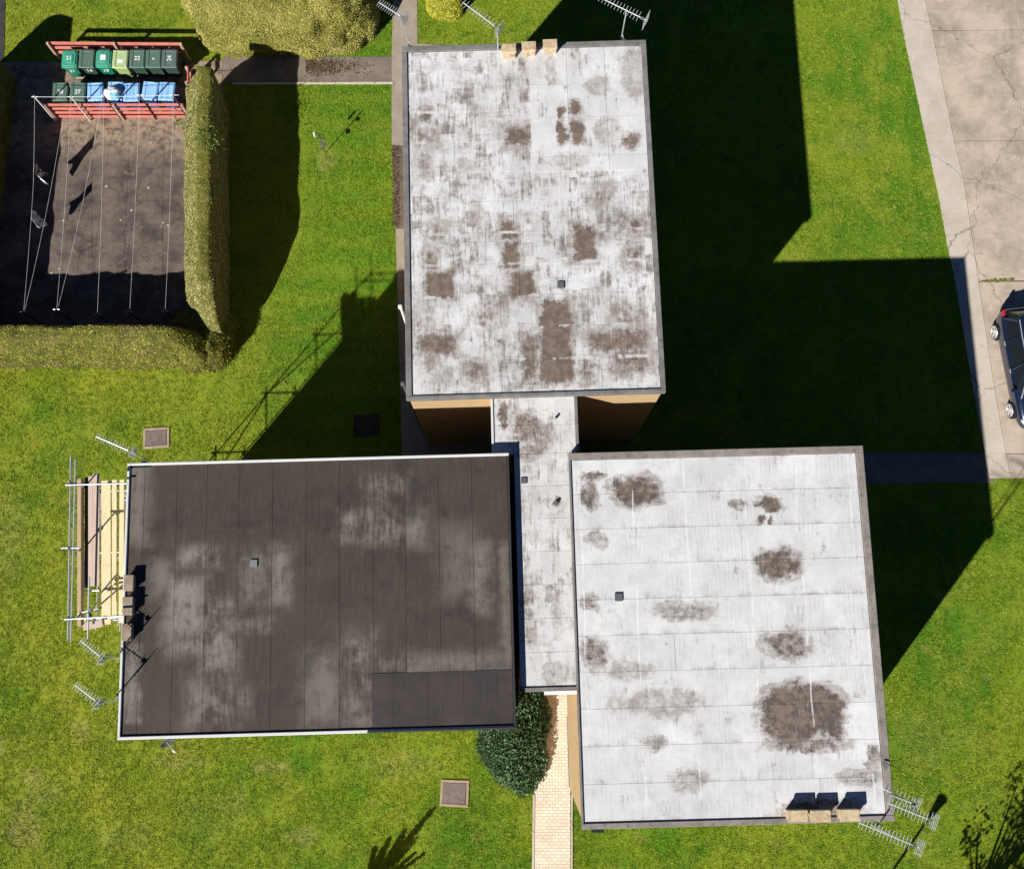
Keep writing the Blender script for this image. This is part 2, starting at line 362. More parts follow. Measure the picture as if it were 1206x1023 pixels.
def mat_roof(kind, root, stains, seam=None):
    """white coated felt (N, S, link) or bare dark felt (D): stains in roof coordinates (metres)"""
    t = NT('roof_coating_' + kind, .62 if kind != 'dark' else .55); v = t.objco(root)
    w1 = t.noise(v, 2.2, 4, .6, col=True)
    k_ = .75 if kind == 'south' else .50
    vw = t.vadd(v, t.scale(t.vadd(w1, (-.5, -.5, -.5)), (k_, k_ * .8, 0)))
    w2 = t.noise(v, 11, 3, .6, col=True)
    vw = t.vadd(vw, t.scale(t.vadd(w2, (-.5, -.5, -.5)), (.20, .20, 0)))
    m = None
    for cx, cy, hx, hy, st, soft in stains:
        s = t.math('MULTIPLY', t.stainbox(vw, (cx, cy, 0), (hx, hy, 9), soft * (2.3 if kind == 'north' else 1.5), kind in ('south', 'link', 'patch')), st)
        m = s if m is None else t.math('MAXIMUM', m, s)
    sv = t.noise(t.scale(v, (13, 1.5, 1)), 1, 5, .7); sh = t.noise(t.scale(v, (1.5, 13, 1)), 1, 5, .7)
    fv = t.noise(t.scale(v, (40, 2.5, 1)), 1, 4, .7); fh = t.noise(t.scale(v, (2.5, 40, 1)), 1, 4, .7)
    bl = t.noise(v, .75, 5, .65); fine = t.noise(v, 24, 4, .7)
    jit = t.vadd(v, t.scale(t.vadd(t.noise(v, 1.2, 2, col=True), (-.5, -.5, -.5)), (.35, .35, 0)))
    blk = t.white(t.snap(jit, (.55, .98, 50))); blk2 = t.white(t.snap(t.vadd(jit, (.2, .35, 0)), (.27, .49, 50)))
    orr = t.orand()
    if kind == 'dark':
        a = t.mix(t.mr(bl, .3, .7), (.047, .036, .030), (.069, .054, .044))
        a = t.mix(t.mr(orr, 0, 1, 0, .45), a, (.062, .051, .044))
        a = t.mix(t.mr(sv, .45, .72, 0, .40), a, (.098, .083, .073))
        a = t.mix(t.mr(fv, .56, .75, 0, .30), a, (.125, .115, .105))
        br = t.mr(t.math('ADD', t.math('ADD', t.math('MULTIPLY', t.noise(v, 2.4, 5, .7), .65), t.math('MULTIPLY', sv, .45)), t.math('MULTIPLY', t.math('SUBTRACT', orr, .5), .20)), .33, .64)
        a = t.mix(t.math('MULTIPLY', m, br), a, (.25, .225, .195))
        a = t.mix(t.mr(fine, .58, .74, 0, .25), a, (.13, .12, .11))
        a = t.mix(t.mr(t.noise(t.vadd(v, (40, 0, 0)), 1.1, 4), .52, .7, 0, .55), a, (.034, .028, .026))
        t.col(a); t.bump(t.math('ADD', t.noise(v, 3, 4), t.math('MULTIPLY', fine, .4)), .35, .02)
        return t.m
    wearing = {'north': 1.0, 'south': .42, 'link': .75, 'patch': .5}[kind]
    n2 = t.noise(t.vadd(v, (20, 3, 0)), 1.3, 6, .72); n3 = t.noise(t.vadd(v, (2, 33, 0)), 2.1, 6, .72); blot = t.noise(v, 5.5, 5, .7)
    a = t.mix(t.mr(bl, .3, .7), (.76, .755, .76), (.64, .64, .645))
    a = t.mix(t.mr(blk, .45, 1, 0, .38 * wearing), a, (.43, .42, .415))
    a = t.mix(t.mr(orr, 0, 1, 0, .22), a, (.50, .495, .49))
    a = t.mix(t.mr(n3, .42, .68, 0, .25 + .3 * wearing), a, (.45, .44, .43))                     # general soiling
    lines = t.math('MAXIMUM', t.mr(fv, .52, .68), t.math('MULTIPLY', t.mr(fh, .54, .70), .8))
    reg = t.mr(t.noise(v, .9, 4, .6), .36, .60)
    a = t.mix(t.math('MULTIPLY', lines, t.math('MULTIPLY', reg, .45 * wearing + .22)), a, (.34, .325, .315))
    wr = t.math('ADD', t.math('MULTIPLY', sv, .42), t.math('MULTIPLY', blk2, .12))
    wr = t.math('ADD', wr, t.math('ADD', t.math('MULTIPLY', n2, .48), t.math('MULTIPLY', blot, .18)))
    lo = {'north': .60, 'south': .70, 'link': .63, 'patch': .67}[kind]
    grime = t.mix(t.mr(blot, .35, .65), (.33, .29, .265), (.13, .103, .088))
    a = t.mix(t.mr(wr, lo - .04, lo + .13, 0, .88), a, grime)
    wh = t.math('ADD', t.math('MULTIPLY', sh, .5), t.math('MULTIPLY', n3, .5))
    a = t.mix(t.mr(wh, lo - .09, lo + .1, 0, .65), a, (.28, .25, .23))
    a = t.mix(t.mr(t.noise(v, 38, 3, .75), .60, .76, 0, .25 + .35 * wearing), a, (.24, .21, .19))   # specks
    # pale brush ridges
    a = t.mix(t.mr(t.math('MAXIMUM', fv, t.math('MULTIPLY', fh, .97)), .66, .78, 0, .6), a, (.80, .80, .81))
    if m is not None:
        nz = t.math('ADD', t.math('MULTIPLY', t.math('MULTIPLY', t.math('ADD', fh, sh), .5) if kind == 'south' else fv, .55 if kind == 'south' else .45), t.math('ADD', t.math('MULTIPLY', fine, .35), t.math('MULTIPLY', blot, .6)))
        br = t.math('ADD', t.math('MULTIPLY', m, 1.2), t.math('MULTIPLY', t.math('SUBTRACT', nz, .70), 1.5))
        a = t.mix(t.mr(m, .02, .35, 0, .30), a, (.44, .40, .37))                                # faint halo where water dries
        if seam:
            sy_ = t.node('ShaderNodeSeparateXYZ'); t.set(sy_.inputs[0], v)
            fr = t.math('ABSOLUTE', t.math('SUBTRACT', t.math('FRACT', t.math('DIVIDE', t.math('SUBTRACT', sy_.outputs[1], seam[0]), seam[1])), .5))
            lap = t.math('MULTIPLY', t.mr(t.math('ADD', fr, t.math('MULTIPLY', t.math('SUBTRACT', fine, .5), .12)), .44, .475), t.mr(t.noise(t.scale(v, (1.6, 1, 1)), 1, 4, .7), .44, .58))
            br = t.math('SUBTRACT', br, t.math('MULTIPLY', lap, .8)); a = t.mix(t.math('MULTIPLY', lap, .3), a, (.78, .77, .75))
        a = t.mix(t.math('MULTIPLY', t.math('MULTIPLY', t.mr(m, .10, .22), t.mr(m, .42, .26)), t.mr(n3, .4, .6, .0, .5)), a, (.27, .225, .19))     # tide line
        a = t.mix(t.mr(br, .26, .95, 0, .96), a, t.mix(t.mr(blot, .38, .62), (.205, .150, .118), (.130, .097, .078) if kind != 'south' else (.085, .066, .056)))
    if kind == 'south':
        vs_ = t.vadd(v, t.scale(t.vadd(t.noise(v, .8, 3, col=True), (-.5, -.5, -.5)), (.12, .03, 0)))
        sy_ = t.node('ShaderNodeSeparateXYZ'); t.set(sy_.inputs[0], t.vadd(vs_, t.scale(t.snap(v, (50, 2.0, 50)), (.29, 0, 0))))
        fr = t.math('ABSOLUTE', t.math('SUBTRACT', t.math('FRACT', t.math('DIVIDE', sy_.outputs[0], 1.47)), .5))
        a = t.mix(t.math('MULTIPLY', t.mr(fr, .006, .02, .55, 0), t.mr(t.noise(v, 1.1, 4), .45, .6)), a, (.84, .84, .85))            # pale cross joints
        comb = t.math('SINE', t.math('MULTIPLY', sy_.outputs[0], 52))                                                        # comb marks left by the spreader
        a = t.mix(t.math('MULTIPLY', t.mr(comb, .3, 1, 0, .34), t.math('MULTIPLY', t.mr(blk, .45, .6), t.mr(t.noise(v, 2.3, 4, .65), .42, .62))), a, (.40, .39, .385))
        sd = t.math('FRACT', t.math('DIVIDE', t.math('ADD', t.math('SUBTRACT', sy_.outputs[1], -4.871), t.math('MULTIPLY', t.math('SUBTRACT', fine, .5), .12)), .969))
        a = t.mix(t.math('MULTIPLY', t.mr(sd, .14, .0, 0, .7), t.mr(t.math('ADD', t.math('MULTIPLY', n3, .6), t.math('MULTIPLY', fv, .4)), .47, .66)), a, (.27, .245, .23))     # dirt caught along the laps
    t.col(a)
    t.bump(t.math('ADD', t.math('MULTIPLY', t.noise(v, 4, 4), .8), t.math('MULTIPLY', t.math('ADD', fv, fh), .35)), .35, .015)
    return t.m
def mat_coping(name, c0, c1):
    t = NT(name, .8); p = t.pos()
    a = t.mix(t.mr(t.noise(p, 2.5, 5, .7), .3, .7), c0, c1); a = t.mix(t.mr(t.noise(p, 9, 4), .55, .72, 0, .6), a, tuple(x * .45 for x in c0))
    t.col(a); t.bump(t.noise(p, 30, 3), .3, .01); return t.m
M['coping'] = mat_coping('grey_coping', (.15, .145, .14), (.23, .22, .21)); M['coping_s'] = mat_coping('stone_grey_coping', (.19, .17, .15), (.30, .27, .24))

# ------------------------------------------------------------------ setting: ground, paths
H = 7.853
SPEC = {'N': (.523, 12.342, 7.395, 10.919, .0303), 'S': (5.869, .302, 8.299, 10.102, .0262), 'D': (-5.338, 1.342, 10.713, 7.52, .0275)}
def structure(name, bm, m, label=None, cat=None):
    o = obj(name, bm, m); o['kind'] = 'structure'; return o
EXCL = []                                                     # polygons without grass
def paved(name, pts, z, m, excl=True):
    w = [P(*p) for p in pts]; EXCL.append([(q.x, q.y) for q in w]) if excl else None
    return structure(name, slab_bm(w, -.05, z, .006), m)

bm = bmesh.new(); bmesh.ops.create_grid(bm, x_segments=2, y_segments=2, size=300)
structure('lawn', bm, M['lawn'])
YX = P(-60, 70).x
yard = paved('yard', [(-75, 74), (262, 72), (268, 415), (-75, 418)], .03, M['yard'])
paved('side_path', [(-30, -60), (8, -60), (5, 74), (-30, 74)], .022, M['shadetone'])  # path coloured near-black in place of the shadow lying on it
paved('tarmac_path', [(262, 67), (466, 67), (466, 98), (262, 98)], .02, M['tarmac'])
obj('kerb_edging', slab_bm([P(274, 98), P(463, 97.2), P(463, 99.4), P(274, 100.4)], -.05, .045), M['kerbconc'])['kind'] = 'structure'
paved('building_path', [(464, -60), (491, -60), (492, 52), (640, 60), (640, 700), (478, 700), (474, 545), (466, 272), (461.5, 172), (461.5, 66)], .024, M['pavegrey'])
paved('planting_bed', [(461.5, 172), (500, 172), (500, 270), (465, 270)], .034, M['soil'])
paved('shaded_path', [(840, 532), (1165, 533), (1170, 568), (840, 571)], .02, M['tarmac'])
LE = [(1051, -60), (1057, 0), (1066, 50), (1077, 100), (1092, 170), (1105, 230), (1115, 285), (1128, 350), (1141, 430), (1152, 490), (1165, 563)]
RI = [(1082, -60), (1089, 0), (1098, 40), (1109, 95), (1122, 160), (1135, 215), (1146, 290), (1156, 360), (1168, 440), (1178, 500), (1190, 563)]
fp = structure('footpath', slab_bm([P(*p) for p in LE] + [P(*p) for p in RI[::-1]], -.05, .03), M['kerbconc'])
EXCL.append([(P(*p).x, P(*p).y) for p in LE] + [(P(1700, 575).x, P(1700, 575).y), (P(1700, -60).x, P(1700, -60).y)])
car_park = structure('car_park', slab_bm([P(*p) + Vector((.01, 0, 0)) for p in RI] + [P(1700, 590), P(1700, -60)], -.08, .0), M['soil'])
def ri_at(y):
    for (x0, y0), (x1, y1) in zip(RI[:-1], RI[1:]):
        if y0 <= y <= y1: return x0 + (x1 - x0) * (y - y0) / (y1 - y0)
for y0, y1, z in ((-60, 36, .020), (36.6, 166, .022), (166.6, 331, .026), (332.2, 534, .022), (534.6, 563, .024)):
    edge = [(ri_at(y0) + .8, y0)] + [(x + .8, y) for x, y in RI if y0 < y < y1] + [(ri_at(y1) + .8, y1)]
    for x0, x1 in ((None, 1330), (1330.8, 1700)):
        pts = ([P(*p) for p in edge] + [P(x1, y1 - 2), P(x1, y0 - 2)]) if x0 is None else [P(x0, y0 - 2), P(x0, y1 - 2), P(x1, y1 - 6), P(x1, y0 - 6)]
        obj('concrete_slab', slab_bm(pts, -.06, z, .008), M['concrete'], car_park)
# moss tufts along the slab joint
mb = bmesh.new()
for i in range(60):
    x = random.uniform(1156, 1198); q = P(x, 331.5 - (x - 1156) * .08 + random.gauss(0, .7)); s = random.uniform(.02, .06)
    bmesh.ops.create_icosphere(mb, subdivisions=1, radius=s, matrix=Matrix.Translation((q.x, q.y, .02)) @ Matrix.Diagonal((1.4, 1, .35, 1)))
tag(obj('moss', mb, simple('moss', (.14, .14, .03), .95, .4, 20)), 'strip of moss growing in the concrete joint behind the car', 'moss', kind='stuff')

# block paved entrance path: base plus the pavers, too small to pick apart
paving = paved('entrance_path', [(631, 800), (671.5, 800), (672.5, 1120), (628, 1120)], .012, M['joint'])
a0, a1, b0, b1 = P(630.5, 812), P(671, 812), P(627.5, 1110), P(672.5, 1110)
pv = bmesh.new(); L = 66; bw = .1
yy = a0.y; row = 0
while yy > b0.y + .1:
    f = (a0.y - yy) / (a0.y - b0.y); xl = a0.x + (b0.x - a0.x) * f; xr = a1.x + (b1.x - a1.x) * f
    x = xl - (.1 if row % 2 else 0)
    while x < xr:
        l, r = max(x, xl) + .004, min(x + .2, xr) - .004
        if r - l > .03:
            z = .026 + random.gauss(0, .0015)
            b_box(pv, ((l + r) / 2, yy - bw / 2, z / 2), (r - l, bw - .008, z))
        x += .2
    yy -= bw; row += 1
o = obj('paver', pv, M['paver'], paving); o['kind'] = 'stuff'
kx = [P(671.8, 842), P(672.2, 926)]
obj('path_edging', slab_bm([P(667.5, 843), P(670, 843), P(672.5, 926), P(670, 926)], 0, .12), M['ventgrey'])['kind'] = 'structure'
for nm, xa, xb in (('path_edging', 625.6, 628), ('path_edging', 672.4, 674.4)):
    obj(nm, slab_bm([P(xa + 2 if xa < 640 else xa, 935), P(xb + 2 if xa < 640 else xb, 935), P(xb, 1110), P(xa, 1110)], -.03, .05), M['kerbconc'])['kind'] = 'structure'

# ------------------------------------------------------------------ buildings
def loc_of(spec, px, py, z=H):
    cx, cy, w, d, yaw = spec; p = P(px, py, z); dx, dy = p.x - cx, p.y - cy
    return (dx * math.cos(yaw) + dy * math.sin(yaw), -dx * math.sin(yaw) + dy * math.cos(yaw))
def stains_px(spec, lst, z=H):
    out = []
    for x0, y0, x1, y1, st, soft in lst:
        a = loc_of(spec, x0, y0, z); b = loc_of(spec, x1, y1, z)
        out.append(((a[0] + b[0]) / 2, (a[1] + b[1]) / 2, abs(b[0] - a[0]) / 2, abs(b[1] - a[1]) / 2, st, soft))
    return out
WIN = {}
def window_protos():
    w, h = 1.5, 1.2
    bm = bmesh.new()
    for c, s in (((0, -.02, h / 2 - .03), (w, .09, .06)), ((0, -.02, -h / 2 + .03), (w, .09, .06)), ((-w / 2 + .03, -.02, 0), (.06, .085, h - .12)), ((w / 2 - .03, -.02, 0), (.06, .085, h - .12)), ((.2, -.02, 0), (.05, .08, h - .12))):
        b_box(bm, c, s)
    WIN['f'] = bpy.data.meshes.new('window'); bm.to_mesh(WIN['f']); bm.free(); WIN['f'].materials.append(M['white'])
    bm = box_bm((0, -.008, 0), (w - .1, .012, h - .1)); WIN['p'] = bpy.data.meshes.new('pane'); bm.to_mesh(WIN['p']); bm.free(); WIN['p'].materials.append(M['pane'])
    bm = box_bm((0, -.06, -h / 2 - .04), (w + .1, .14, .06), bevel=.01); WIN['s'] = bpy.data.meshes.new('sill'); bm.to_mesh(WIN['s']); bm.free(); WIN['s'].materials.append(M['coping_s'])
window_protos()
def add_window(root, x, y, z, rz):
    o = obj('window', WIN['f'], None, root, (x, y, z), (0, 0, rz)); obj('pane', WIN['p'], None, o); obj('sill', WIN['s'], None, o)
def building(key, label, cop, faces, ov=.075):
    cx, cy, w, d, yaw = SPEC[key]
    root = empty('flat_block', (cx, cy, 0), yaw); tag(root, label, 'building')
    obj('wall', box_bm((0, 0, (H - .2) / 2), (w - 2 * ov, d - 2 * ov, H - .2)), M['brick'], root)
    roof = obj('roof', box_bm((0, 0, H - .15), (w - .03, d - .03, .1)), M['blacktrim'], root)
    EXCL.append([(cx + x * math.cos(yaw) - y * math.sin(yaw), cy + x * math.sin(yaw) + y * math.cos(yaw)) for x, y in ((-w / 2, -d / 2), (w / 2, -d / 2), (w / 2, d / 2), (-w / 2, d / 2))])
    W, Nn, E, S = cop                                         # (width, material, height above deck) per side
    # copings: north and south run through, east and west butt between them
    for side, (cw, mat, top) in zip('NS', (Nn, S)):
        sgn = 1 if side == 'N' else -1
        obj('roof_edge', box_bm((0, sgn * (d / 2 - cw / 2), H - .11 + top / 2 - .05), (w, cw, .22 + top), bevel=.012), mat, roof)
    for side, (cw, mat, top) in zip('WE', (W, E)):
        sgn = 1 if side == 'E' else -1
        obj('roof_edge', box_bm((sgn * (w / 2 - cw / 2), (Nn[0] - S[0]) / -2, H - .11 + top / 2 - .052), (cw, d - Nn[0] - S[0] - .004, .218 + top), bevel=.012), mat, roof)
    for side in faces:
        n = 3 if (side in 'NS' and w > 8) or (side in 'EW' and d > 8) else 2
        for fl in range(3):
            for k in range(n):
                t = (k + .5) / n - .5
                z = 1.5 + fl * 2.45
                if side == 'S': add_window(root, t * w, -d / 2 + ov, z, 0)
                if side == 'N': add_window(root, t * w, d / 2 - ov, z, math.pi)
                if side == 'E': add_window(root, w / 2 - ov, t * d, z, math.pi / 2)
                if side == 'W': add_window(root, -w / 2 + ov, t * d, z, -math.pi / 2)
    return root, roof
ZD = H - .10                                                  # deck top
def sheet(roof, x0, x1, y0, y1, z0, mat, tilt=0.0, name='felt_sheet', th=.012, dim=None):
    o = bpy.data.objects.new(name, UNIT); link(o, roof)
    if not o.material_slots:
        pass
    me_key = 'sheet_' + mat.name
    me = bpy.data.meshes.get(me_key)
    if me is None:
        me = UNIT.copy(); me.name = me_key; me.materials.clear(); me.materials.append(mat)
    o.data = me
    o.location = ((x0 + x1) / 2, (y0 + y1) / 2, z0 + th / 2); o.scale = (x1 - x0, y1 - y0, th)
    if dim == 'x': o.rotation_euler = (0, tilt, 0)
    else: o.rotation_euler = (tilt, 0, 0)
    return o

# --- north block
N_ST = [(635, 353, 676, 450, 1.05, .10), (610, 390, 638, 452, .72, .14), (690, 386, 768, 415, .74, .14), (716, 408, 768, 440, .66, .15), (681, 418, 702, 450, .66, .12),
        (588, 258, 608, 281, .9, .09), (590, 284, 612, 313, .95, .09), (598, 317, 632, 351, .9, .12), (673, 263, 703, 306, .98, .12), (702, 262, 716, 285, .66, .12), (742, 255, 757, 275, .85, .09),
        (735, 288, 757, 313, .66, .12), (500, 318, 536, 351, .95, .08), (499, 292, 515, 318, .72, .12), (489, 392, 541, 418, .8, .12), (548, 422, 576, 450, .66, .16), (558, 356, 592, 384, .60, .16),
        (594, 148, 627, 170, .9, .16), (655, 142, 667, 169, 1, .08), (668, 117, 686, 135, .85, .1), (670, 140, 690, 168, .85, .12), (656, 126, 664, 137, .9, .06), (493, 126, 508, 143, .8, .08),
        (488, 148, 514, 174, .62, .16), (735, 155, 756, 174, .72, .13), (490, 183, 508, 206, .62, .14), (540, 188, 562, 206, .5, .15), (500, 262, 525, 285, .56, .14), (553, 236, 566, 264, .5, .12), (500, 345, 512, 392, .5, .1), (486, 352, 500, 392, .45, .1),
        (715, 358, 760, 388, .48, .16), (700, 215, 722, 240, .5, .16), (610, 430, 640, 455, .6, .1), (497, 425, 530, 450, .46, .16)]
cpg = M['coping']
rootN, roofN = building('N', 'northern block of flats with heavily stained white roof and three chimneys on its far edge',
                        ((.17, cpg, .02), (.18, cpg, .02), (.14, cpg, .02), (.11, cpg, .02)), 'WEN')
mN = mat_roof('north', rootN, stains_px(SPEC['N'], N_ST), (-10.919 / 2 + .13, (10.919 - .35) / 11))
cx, cy, w, d, yaw = SPEC['N']
x0, x1, y0, y1 = -w / 2 + .18, w / 2 - .15, -d / 2 + .12, d / 2 - .19
nr = 11
for i in range(nr):
    ya, yb = y0 + (y1 - y0) * i / nr, y0 + (y1 - y0) * (i + 1) / nr
    xs = sorted([x0, x1] + [random.uniform(x0 + 1.2, x1 - 1.2)])
    for xa, xb in zip(xs[:-1], xs[1:]):
        sheet(roofN, xa + .004, xb - .004, ya + .003, yb - .003, ZD + .003 + random.uniform(0, .004), mN, random.uniform(-.004, .004))
pa, pb = loc_of(SPEC['N'], 627, 202), loc_of(SPEC['N'], 769, 52)
mP = mat_roof('patch', rootN, stains_px(SPEC['N'], [s_ for s_ in N_ST if s_[0] > 640 and s_[3] < 210] + [(640, 60, 655, 95, .36, .2), (690, 90, 720, 110, .34, .2), (730, 60, 765, 110, .34, .3), (650, 180, 690, 198, .36, .2), (700, 140, 735, 170, .32, .3)]))
nx = 3
ys = [pa[1], pa[1] + (pb[1] - pa[1]) * .12, pa[1] + (pb[1] - pa[1]) * .43, pa[1] + (pb[1] - pa[1]) * .7, min(pb[1], y1)]
for ya, yb in zip(ys[:-1], ys[1:]):
    for k in range(nx):
        xa = pa[0] + (min(pb[0], x1) - pa[0]) * k / nx; xb = pa[0] + (min(pb[0], x1) - pa[0]) * (k + 1) / nx
        sheet(roofN, xa + .004, xb - .004, ya + .004, yb - .004, ZD + .021 + .004 * ((k + 1) % 2), mP, name='felt_patch')
# --- south-east block
S_ST = [(686, 568, 704, 600, .6, .18), (720, 560, 776, 594, .74, .24), (684, 556, 712, 566, .6, .12), (893, 584, 922, 602, .84, .10), (893, 607, 903, 617, .62, .07), (908, 607, 916, 616, .62, .07), (892, 648, 944, 682, .72, .24),
        (770, 708, 838, 728, .44, .3), (860, 588, 880, 598, .5, .1), (900, 742, 956, 774, .60, .24), (686, 752, 716, 788, .56, .2), (686, 698, 704, 716, .5, .12), (898, 810, 972, 872, 1.0, .2), (960, 812, 999, 870, .8, .22), (905, 808, 990, 840, .8, .2), (905, 872, 1000, 884, .56, .12),
        (756, 868, 788, 884, .46, .2), (715, 812, 832, 842, .30, .4), (788, 905, 830, 930, .34, .3), (690, 628, 720, 642, .36, .2), (1020, 880, 1040, 905, .55, .15), (990, 905, 1045, 925, .46, .2), (700, 780, 770, 800, .30, .3), (925, 945, 1010, 958, .62, .12)]
cps = M['coping_s']
rootS, roofS = building('S', 'south-eastern block of flats with pale white roof and one large dark stain',
                        ((.06, cpg, .02), (.20, cps, .02), (.21, cps, .02), (.15, cps, .02)), 'ES')
mS = mat_roof('south', rootS, stains_px(SPEC['S'], S_ST))
cx, cy, w, d, yaw = SPEC['S']
x0, x1, y0, y1 = -w / 2 + .07, w / 2 - .22, -d / 2 + .16, d / 2 - .21
for i in range(10):
    ya, yb = y0 + (y1 - y0) * i / 10, y0 + (y1 - y0) * (i + 1) / 10
    xs = [x0, x1] if i not in (0, 1, 4, 7) else [x0, x0 + (x1 - x0) * {0: .79, 1: .77, 4: .33, 7: .58}[i], x1]
    for xa, xb in zip(xs[:-1], xs[1:]):
        sheet(roofS, xa + .004, xb - .004, ya + .0035, yb - .0035, ZD + .003 + random.uniform(0, .004), mS, random.uniform(-.003, .003))
# --- dark west block
D_ST = [(402, 600, 432, 636, .9, .22), (430, 562, 476, 640, .85, .25), (474, 605, 500, 640, .7, .25), (212, 645, 258, 664, .9, .2), (196, 680, 240, 752, .95, .25), (238, 705, 276, 790, .95, .25), (275, 730, 318, 742, .8, .15), (200, 752, 275, 770, .8, .2), (318, 645, 340, 712, .75, .2),
        (222, 800, 275, 852, .75, .25), (276, 812, 292, 840, .7, .2), (405, 748, 440, 856, .7, .3), (360, 770, 402, 850, .55, .3), (440, 772, 600, 790, .55, .2), (552, 640, 576, 720, .7, .2), (590, 640, 602, 780, .6, .15), (150, 540, 172, 640, .55, .2), (146, 760, 160, 850, .8, .1), (280, 650, 320, 712, .5, .25), (180, 660, 200, 700, .6, .2), (520, 620, 560, 700, .4, .3)]
wt = M['whitetrim']
rootD, roofD = building('D', 'western block of flats with bare dark brown felt roof, white edging and scaffold alongside',
                        ((.07, wt, .035), (.075, wt, .035), (.06, M['blacktrim'], .03), (.085, wt, .035)), 'NSW')
mD = mat_roof('dark', rootD, stains_px(SPEC['D'], D_ST))
def mat_newfelt():
    t = NT('new_felt', .6); v = t.objco(rootD)
    a = t.mix(t.mr(t.noise(v, 1.2, 5, .65), .3, .7), (.040, .031, .031), (.060, .048, .047)); a = t.mix(t.mr(t.noise(t.scale(v, (22, 2, 1)), 1, 4, .7), .56, .75, 0, .35), a, (.12, .105, .105))
    t.col(a); t.bump(t.noise(v, 6, 5), .35, .015); return t.m
mF = mat_newfelt()
cx, cy, w, d, yaw = SPEC['D']
x0, x1, y0, y1 = -w / 2 + .08, w / 2 - .07, -d / 2 + .095, d / 2 - .085
seams = [x0] + [loc_of(SPEC['D'], px, 700)[0] for px in (165, 204, 240, 279, 319, 359, 399, 439, 478, 518, 558)] + [x1]
for i, (xa, xb) in enumerate(zip(seams[:-1], seams[1:])):
    yb0 = y0
    if i >= 8: yb0 = loc_of(SPEC['D'], 520, 792)[1]
    cut = None if i % 3 else random.uniform(-1.5, 2.0)
    rr = [(yb0, y1)] if cut is None or i >= 8 else [(yb0, cut), (cut, y1)]
    for ya, yb in rr:
        sheet(roofD, xa + .0045, xb - .0045, ya + .003, yb - .003, ZD + .003 + random.uniform(0, .008), mD, random.uniform(-.005, .005), dim='x')
fx = [seams[8] - .04, loc_of(SPEC['D'], 463, 820)[0], loc_of(SPEC['D'], 504, 820)[0], loc_of(SPEC['D'], 546, 820)[0], loc_of(SPEC['D'], 586, 820)[0], x1]
for xa, xb in zip(fx[:-1], fx[1:]):
    sheet(roofD, xa + .003, xb - .003, y0 + .005, loc_of(SPEC['D'], 520, 792)[1] + .03, ZD + .017 + random.uniform(0, .004), mF, 0, name='felt_patch')
# grey end of the southern edging
g = loc_of(SPEC['D'], 432, 864)[0]
obj('roof_edge', box_bm(((g + w / 2) / 2, -d / 2 + .0285, H - .085), (w / 2 - g - .02, .065, .20), bevel=.01), M['blacktrim'], roofD)

# --- link stair block between the three
ZL = H - .36
lk = (.75, 2.9, 3, 9, .0275)
rootL = empty('stair_link', (.75, 2.9, 0), .0275)
tag(rootL, 'narrow white-roofed stair link joining the three blocks of flats', 'building')
def lloc(px, py, z=None): return loc_of(lk, px, py, ZL if z is None else z)
ux0, uy = lloc(578.5, 490); ux1, _ = lloc(680.5, 490); _, lys = lloc(640, 814)
uys, uyn = lloc(600, 534)[1] - .02, 12.342 - 10.919 / 2 - 2.9 + .06
lx0, lx1 = -.63, 1.02
wl = bmesh.new(); b_box(wl, ((ux0 + ux1) / 2, (uys + uyn) / 2, ZL / 2 - .08), (ux1 - ux0 - .12, uyn - uys, ZL - .16)); b_box(wl, ((lx0 + lx1) / 2 - .01, (lys + uys) / 2 + .03, ZL / 2 - .082), (lx1 - lx0, uys - lys - .07, ZL - .164))
obj('wall', wl, M['brick'], rootL)
rl = bmesh.new(); b_box(rl, ((ux0 + ux1) / 2, (uys + uyn) / 2 - .005, ZL - .09), (ux1 - ux0 - .03, uyn - uys - .02, .1)); b_box(rl, ((lx0 + lx1) / 2, (lys + uys) / 2 + .004, ZL - .092), (lx1 - lx0 + .02, uys - lys - .03, .1))
roofL = obj('roof', rl, M['blacktrim'], rootL)
L_ST = [(600, 486, 640, 520, .64, .3), (622, 500, 652, 530, .58, .3), (587, 474, 597, 504, .78, .1), (606, 522, 640, 540, .55, .2), (614, 690, 626, 735, .55, .15), (616, 735, 632, 760, .5, .2), (648, 690, 662, 730, .45, .15), (640, 780, 668, 806, .4, .2), (612, 580, 618, 605, .4, .1), (650, 586, 658, 596, .8, .05)]
mL = mat_roof('link', rootL, [((lambda a, b: ((a[0] + b[0]) / 2, (a[1] + b[1]) / 2, abs(b[0] - a[0]) / 2, abs(b[1] - a[1]) / 2, s[4], s[5]))(lloc(s[0], s[1]), lloc(s[2], s[3]))) for s in L_ST])
for ya, yb, xa, xb in [(uys + (uyn - uys) * i / 2 , uys + (uyn - uys) * (i + 1) / 2, ux0 + .07, ux1 - .09) for i in range(2)] + [(lys + .13 + (uys - lys - .13) * i / 7, lys + .13 + (uys - lys - .13) * (i + 1) / 7, lx0 + .005, lx1 - .05) for i in range(7)]:
    sheet(roofL, xa, xb, ya + .0035, yb - .0035, ZL - .04 + random.uniform(.002, .006), mL, random.uniform(-.004, .004))
obj('roof_edge', box_bm((ux0 + .03, (uys + uyn) / 2, ZL - .05), (.07, uyn - uys - .03, .14), bevel=.01), M['whitetrim'], roofL)
obj('roof_edge', box_bm((ux1 - .04, (uys + uyn) / 2, ZL - .05), (.09, uyn - uys - .03, .14), bevel=.01), cpg, roofL)
obj('roof_edge', box_bm(((lx0 + lx1) / 2, lys + .06, ZL - .05), (lx1 - lx0, .12, .15), bevel=.012), cpg, roofL)
